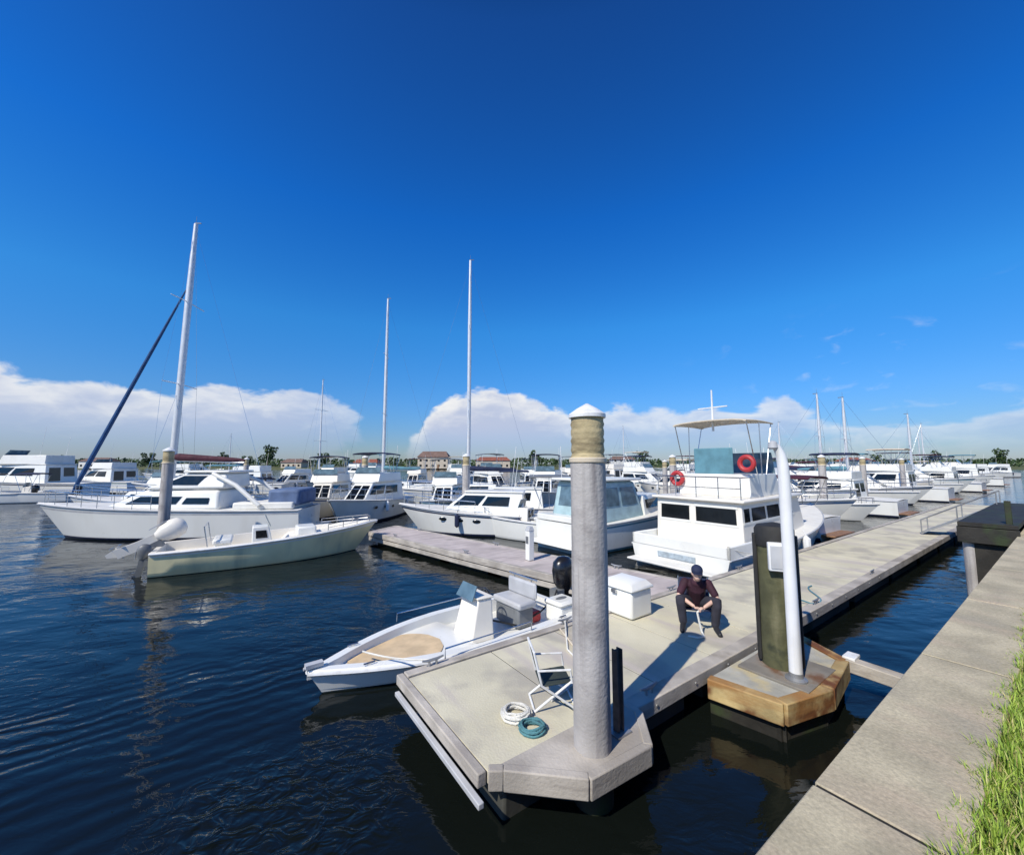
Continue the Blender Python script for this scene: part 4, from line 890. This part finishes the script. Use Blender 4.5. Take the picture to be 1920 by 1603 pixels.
# ------------------------------------------------------------------ person on a low folding chair
PD = P(6.62, -3.93, HZ); PZ = math.atan2(-PD.y, -PD.x) + R(90) + R(6)      # local -Y looks at the camera side
ch = thing('folding_chair', 'low dark folding chair under the seated person', 'chair', tuple(PD), PZ)
s = MB(); s.box((0, .02, .25), (.46, .42, .03)); obj('seat', s, navy, ch, bevel=.01)
s = MB(); s.box((0, .25, .50), (.46, .03, .30), (R(-12), 0, 0)); obj('backrest', s, navy, ch, bevel=.01)
for sx_ in (-.24, .24):
    s = MB(); s.tube([(sx_, -.2, .01), (sx_, .2, .26), (sx_, .30, .66)], .012, 6); s.tube([(sx_, .22, .01), (sx_, -.18, .25)], .012, 6); obj('leg', s, steel, ch)
pn = thing('person', 'person in maroon shirt and dark trousers sitting bent forward, holding a white line', 'person', tuple(PD), PZ)
skin = mat('skin', (.62, .40, .31), .5, var=.06); hairm = mat('dark_hair', (.012, .010, .012), .6, var=.3, bump=.6, bs=60)
shirt = mat('maroon_shirt', (.04, .010, .022), .85, var=.2, vs=6, bump=.4, bs=14); trous = mat('charcoal_trousers', (.030, .030, .045), .9, var=.25, vs=6, bump=.4, bs=12); shoe = mat('dark_shoe', (.02, .02, .024), .6)
J = dict(pel=(0, .0, .36), chest=(0, -.19, .64), neck=(0, -.29, .77), head=(0, -.37, .885), sh=(.175, -.22, .70), el=(.285, -.33, .50), wr=(.085, -.475, .40), hip=(.09, -.02, .33), kn=(.27, -.40, .47), an=(.235, -.36, .085), toe=(.27, -.56, .03))
def mir(p): return (-p[0], p[1], p[2])
def limb(mb, pts, rs, n=12):
    P_ = []; Rr_ = []
    for i in range(len(pts) - 1):
        a, b = Vector(pts[i]), Vector(pts[i + 1])
        for k in range(6): P_.append(a.lerp(b, k / 6)); Rr_.append(rs[i] + (rs[i + 1] - rs[i]) * k / 6)
    P_.append(Vector(pts[-1])); Rr_.append(rs[-1]); mb.tube(P_, Rr_, n); mb.ell(pts[0], (rs[0],) * 3, 10); mb.ell(pts[-1], (rs[-1],) * 3, 10)
def remesh(o, v, sm=4):
    r = o.modifiers.new('remesh', 'REMESH'); r.mode = 'VOXEL'; r.voxel_size = v; r.use_smooth_shade = True
    s_ = o.modifiers.new('smooth', 'SMOOTH'); s_.factor = .5; s_.iterations = sm
b = MB(); hx = Vector(J['head'])
b.ell(hx, (.074, .092, .112), 18, rot=(R(25), 0, 0)); b.ell(hx + Vector((0, -.045, -.055)), (.05, .05, .055), 14); b.ell(hx + Vector((0, -.10, -.015)), (.012, .022, .02), 8)
for sg in (1, -1): b.ell(hx + Vector((sg * .076, .005, -.01)), (.010, .022, .032), 8); b.ell(hx + Vector((sg * .03, -.088, .012)), (.016, .01, .01), 8)
b.ell(hx + Vector((0, -.092, -.062)), (.024, .01, .008), 8)
limb(b, [J['chest'], J['neck'], tuple(hx + Vector((0, .02, -.05)))], [.07, .056, .052])
limb(b, [J['pel'], (0, -.09, .50), J['chest']], [.13, .12, .125]); b.ell((0, -.2, .66), (.16, .09, .09), 12)
for f in (lambda p: p, mir):
    limb(b, [f(J['sh']), f(J['el']), f(J['wr'])], [.052, .041, .027]); limb(b, [f(J['hip']), f(J['kn']), f(J['an'])], [.085, .056, .038]); limb(b, [f(J['an']), f(J['toe'])], [.038, .028])
    w0 = Vector(f(J['wr'])); s0 = 1 if w0.x > 0 else -1
    pal = w0 + Vector((-s0 * .045, -.045, -.012)); b.ell(pal, (.036, .048, .017), 12, rot=(0, 0, s0 * R(45)))
    for k_ in range(4):
        o_ = pal + Vector((-s0 * .02 - s0 * .004 * k_, -.035 + .02 * k_, .0)) + Vector((0, -.008, -.004))
        ln_ = (.9, 1, .95, .78)[k_]
        limb(b, [o_, o_ + Vector((-s0 * .026, -.018, -.006)) * ln_, o_ + Vector((-s0 * .030, -.020, -.030)) * ln_, o_ + Vector((-s0 * .012, -.012, -.044)) * ln_], [.0095, .009, .0082, .0072], 8)
    limb(b, [pal + Vector((s0 * .01, -.03, .008)), pal + Vector((-s0 * .01, -.058, .010)), pal + Vector((-s0 * .032, -.062, -.004))], [.012, .0105, .009], 8)
bo = obj('body', b, skin, pn); remesh(bo, .0065, 3)
h = MB(); h.ell(hx + Vector((0, .016, .022)), (.083, .098, .108), 18, rot=(R(25), 0, 0)); obj('hair', h, hairm, pn)
h = MB(); h.ell(hx + Vector((0, -.01, .055)), (.088, .102, .075), 18, rot=(R(25), 0, 0)); h.rings([[tuple(hx + Vector((math.cos(a) * .075, -.07 + math.sin(a) * .085, zz + .03 - abs(math.cos(a)) * .01 + math.sin(a) * .02))) for a in [math.pi + math.pi * k / 10 for k in range(11)]] for zz in (0, .010)]); obj('cap', h, navy, pn)
c_ = MB(); limb(c_, [(0, .01, .36), (0, -.09, .50), (0, -.19, .64), (0, -.25, .71)], [.155, .148, .15, .10]); c_.ell((0, -.19, .66), (.19, .115, .10), 14)
for f in (lambda p: p, mir): limb(c_, [f(J['sh']), tuple(Vector(f(J['sh'])).lerp(Vector(f(J['el'])), .75))], [.068, .060])
o = obj('shirt', c_, shirt, pn); remesh(o, .010, 4)
c_ = MB(); limb(c_, [(-.08, .0, .34), (.08, .0, .34)], [.13, .13])
for f in (lambda p: p, mir): limb(c_, [f(J['hip']), f(J['kn']), tuple(Vector(f(J['kn'])).lerp(Vector(f(J['an'])), .92))], [.105, .078, .062])
o = obj('trousers', c_, trous, pn); remesh(o, .010, 4)
for f in (lambda p: p, mir):
    c_ = MB(); limb(c_, [f(J['an']), tuple(Vector(f(J['an'])).lerp(Vector(f(J['toe'])), .5)), f(J['toe'])], [.045, .043, .036]); o = obj('shoe', c_, shoe, pn); remesh(o, .008, 3)
q = Matrix.Rotation(PZ, 3, 'Z')
w_ = lambda v: PD + q @ Vector(v)
s = MB(); s.tube([w_(v) for v in ((.05, -.54, .37), (.0, -.55, .38), (-.04, -.56, .33), (-.02, -.58, .2), (.01, -.6, .06), (.03, -.66, .02), (-.05, -.74, .02), (-.2, -.72, .02))], .016, 8)
tag(obj('white_line', s, rope), 'white line hanging from the seated person\'s hands to the deck', 'rope')

# ------------------------------------------------------------------ far shore
fs = MB(); pts = []
nx = 60
for i in range(nx + 1):
    x = -620 + 1400 * i / nx; y0 = 235 + 22 * noise.noise(Vector((x * .006, 0, 0))); pts.append([(x, y0, -.5), (x, y0 + 4, .7), (x, y0 + 60, 1.6), (x, 900, 3)])
fs.rings(pts, cap=False, closed=False); struct(obj('far_shore', fs, soil))
def crown(mb, c, r, n, seed, sz):
    q = random.Random(seed)
    cl = [(Vector(c) + Vector((q.gauss(0, .45) * r[0], q.gauss(0, .45) * r[1], q.uniform(-.7, .8) * r[2])), q.uniform(.35, .6)) for _ in range(9)]
    for i in range(n):
        cc_, k_ = q.choice(cl); d = Vector((q.gauss(0, 1), q.gauss(0, 1), q.gauss(0, 1))).normalized() * q.uniform(.6, 1)
        p = cc_ + Vector((d.x * r[0], d.y * r[1], d.z * r[2])) * k_; a = Vector((q.gauss(0, 1), q.gauss(0, 1), q.gauss(0, 1))).normalized(); b_ = a.orthogonal().normalized(); c2 = a.cross(b_)
        s_ = sz * q.uniform(.6, 1.4); mb.add([p + b_ * s_, p + c2 * s_ * .7, p - b_ * s_, p - c2 * s_ * .7], [(0, 1, 2, 3)])
wd = MB(); q = random.Random(11)
for i in range(26000):
    x = q.uniform(-600, 760); y = 268 + q.uniform(0, 40); top = 5.2 + 2.6 * noise.noise(Vector((x * .03, 1, 0))) + 1.8 * noise.noise(Vector((x * .11, 5, 0)))
    z = 1 + max(1, top) * q.random() ** .7; a = Vector((q.gauss(0, 1), q.gauss(0, 1), q.gauss(0, 1))).normalized(); b_ = a.orthogonal().normalized(); c2 = a.cross(b_); s_ = q.uniform(.5, 1.2); p = Vector((x, y, z))
    wd.add([p + b_ * s_, p + c2 * s_ * .7, p - b_ * s_, p - c2 * s_ * .7], [(0, 1, 2, 3)])
struct(obj('far_wood', wd, leaf_m, fixn=False), 'stuff')
tp_ = []
for k_ in range(3):
    t_ = thing('tree', 'tree', 'tree', (0, 0, 0), 0, 'trees on the far shore')
    s = MB(); s.tube([(0, 0, 0), (.1, 0, 2.5), (.0, .1, 5)], [.3, .22, .08], 8); obj('trunk', s, bark, t_)
    s = MB(); crown(s, (0, 0, 5.6), (3.0, 3.0, 2.7), 700, 30 + k_, .42); obj('crown', s, leaf_m, t_, fixn=False); tp_.append(t_)
trees = [(283, 850, 250, 1.0, 'dark round tree on the far shore left of the tall mast'), (418, 848, 248, 1.1, 'dark tree on the far shore above the maroon boom'), (503, 834, 245, 1.5, 'tallest dark tree on the far shore, right of the boom'),
         (462, 856, 250, .8, 'small tree between the two dark far trees'), (120, 856, 252, .9, 'far tree above the left yachts'), (1120, 862, 250, .8, 'far tree just right of the big piling'), (1205, 852, 248, 1.1, 'far tree above the canvas cruiser'),
         (1000, 850, 244, 1.2, 'dark far tree left of the big piling'), (1535, 855, 250, 1.0, 'far tree right of the lamp pole'), (1640, 856, 252, .9, 'far tree over the middle of the right boat row'), (1750, 850, 250, 1.2, 'far tree over the right end of the boat row'),
         (1870, 852, 250, 1.3, 'dark far tree at the right edge'), (610, 852, 250, 1.0, 'far tree over the flybridge boats')]
for i, (px, py, Y, sc, lab) in enumerate(trees):
    x = (px - 960) / F * Y; o = tp_[i % 3]
    if i < 3: o['label'] = lab; o.location = (x, Y, .6); n_ = o
    else: n_ = copy_tree(o, lab, (x, Y, .6), i)
    n_.scale = (sc, sc, sc * 1.05)
def house(label, px, Y, w_, d_, h_, wm_, rm, rz=0, ridge=2.2, fl=1):
    t_ = thing('house', label, 'house', ((px - 960) / F * Y, Y, .6), rz, 'houses on the far shore')
    s = MB(); s.box((0, 0, h_ / 2), (w_, d_, h_)); wl = obj('wall', s, wm_, t_)
    s = MB(); a = w_ / 2 + .5; b_ = d_ / 2 + .5
    s.add([(-a, -b_, h_), (a, -b_, h_), (a, b_, h_), (-a, b_, h_), (-a * .75, 0, h_ + ridge), (a * .75, 0, h_ + ridge)], [(0, 1, 5, 4), (2, 3, 4, 5), (1, 2, 5), (3, 0, 4), (3, 2, 1, 0)]); obj('roof', s, rm, t_)
    nw = max(3, int(w_ / 3))
    for f in range(fl):
        for i in range(nw):
            s = MB(); s.box((-w_ / 2 + (i + .5) * w_ / nw, -d_ / 2 - .01, 1.6 + f * 3), (1.2, .06, 1.3)); obj('window', s, glass, wl)
    s = MB(); s.box((w_ * .18, -d_ / 2 - .02, 1.1), (1, .06, 2.1)); obj('door', s, teak, t_)
house('cream gabled house on the far shore between the two slim masts', 815, 232, 17, 10, 6.4, housem, roofm, fl=2, ridge=3.4)
house('low white house on the far shore left of the cream house', 690, 238, 14, 9, 3.2, housew, roofr)
house('long cream building on the far shore right of the tall mast', 925, 240, 20, 10, 4.5, housem, roofr)
house('white house on the far shore behind the trawler mast', 1165, 238, 13, 9, 5, housew, roofm, fl=2)
house('white house on the far shore right of the lamp pole', 1600, 240, 16, 9, 4.2, housew, roofr)
house('pale house on the far shore far left over the yachts', 190, 244, 16, 9, 4.2, housew, roofm)
house('small cream house on the far shore above the dark boom', 555, 242, 12, 9, 3.4, housem, roofm)
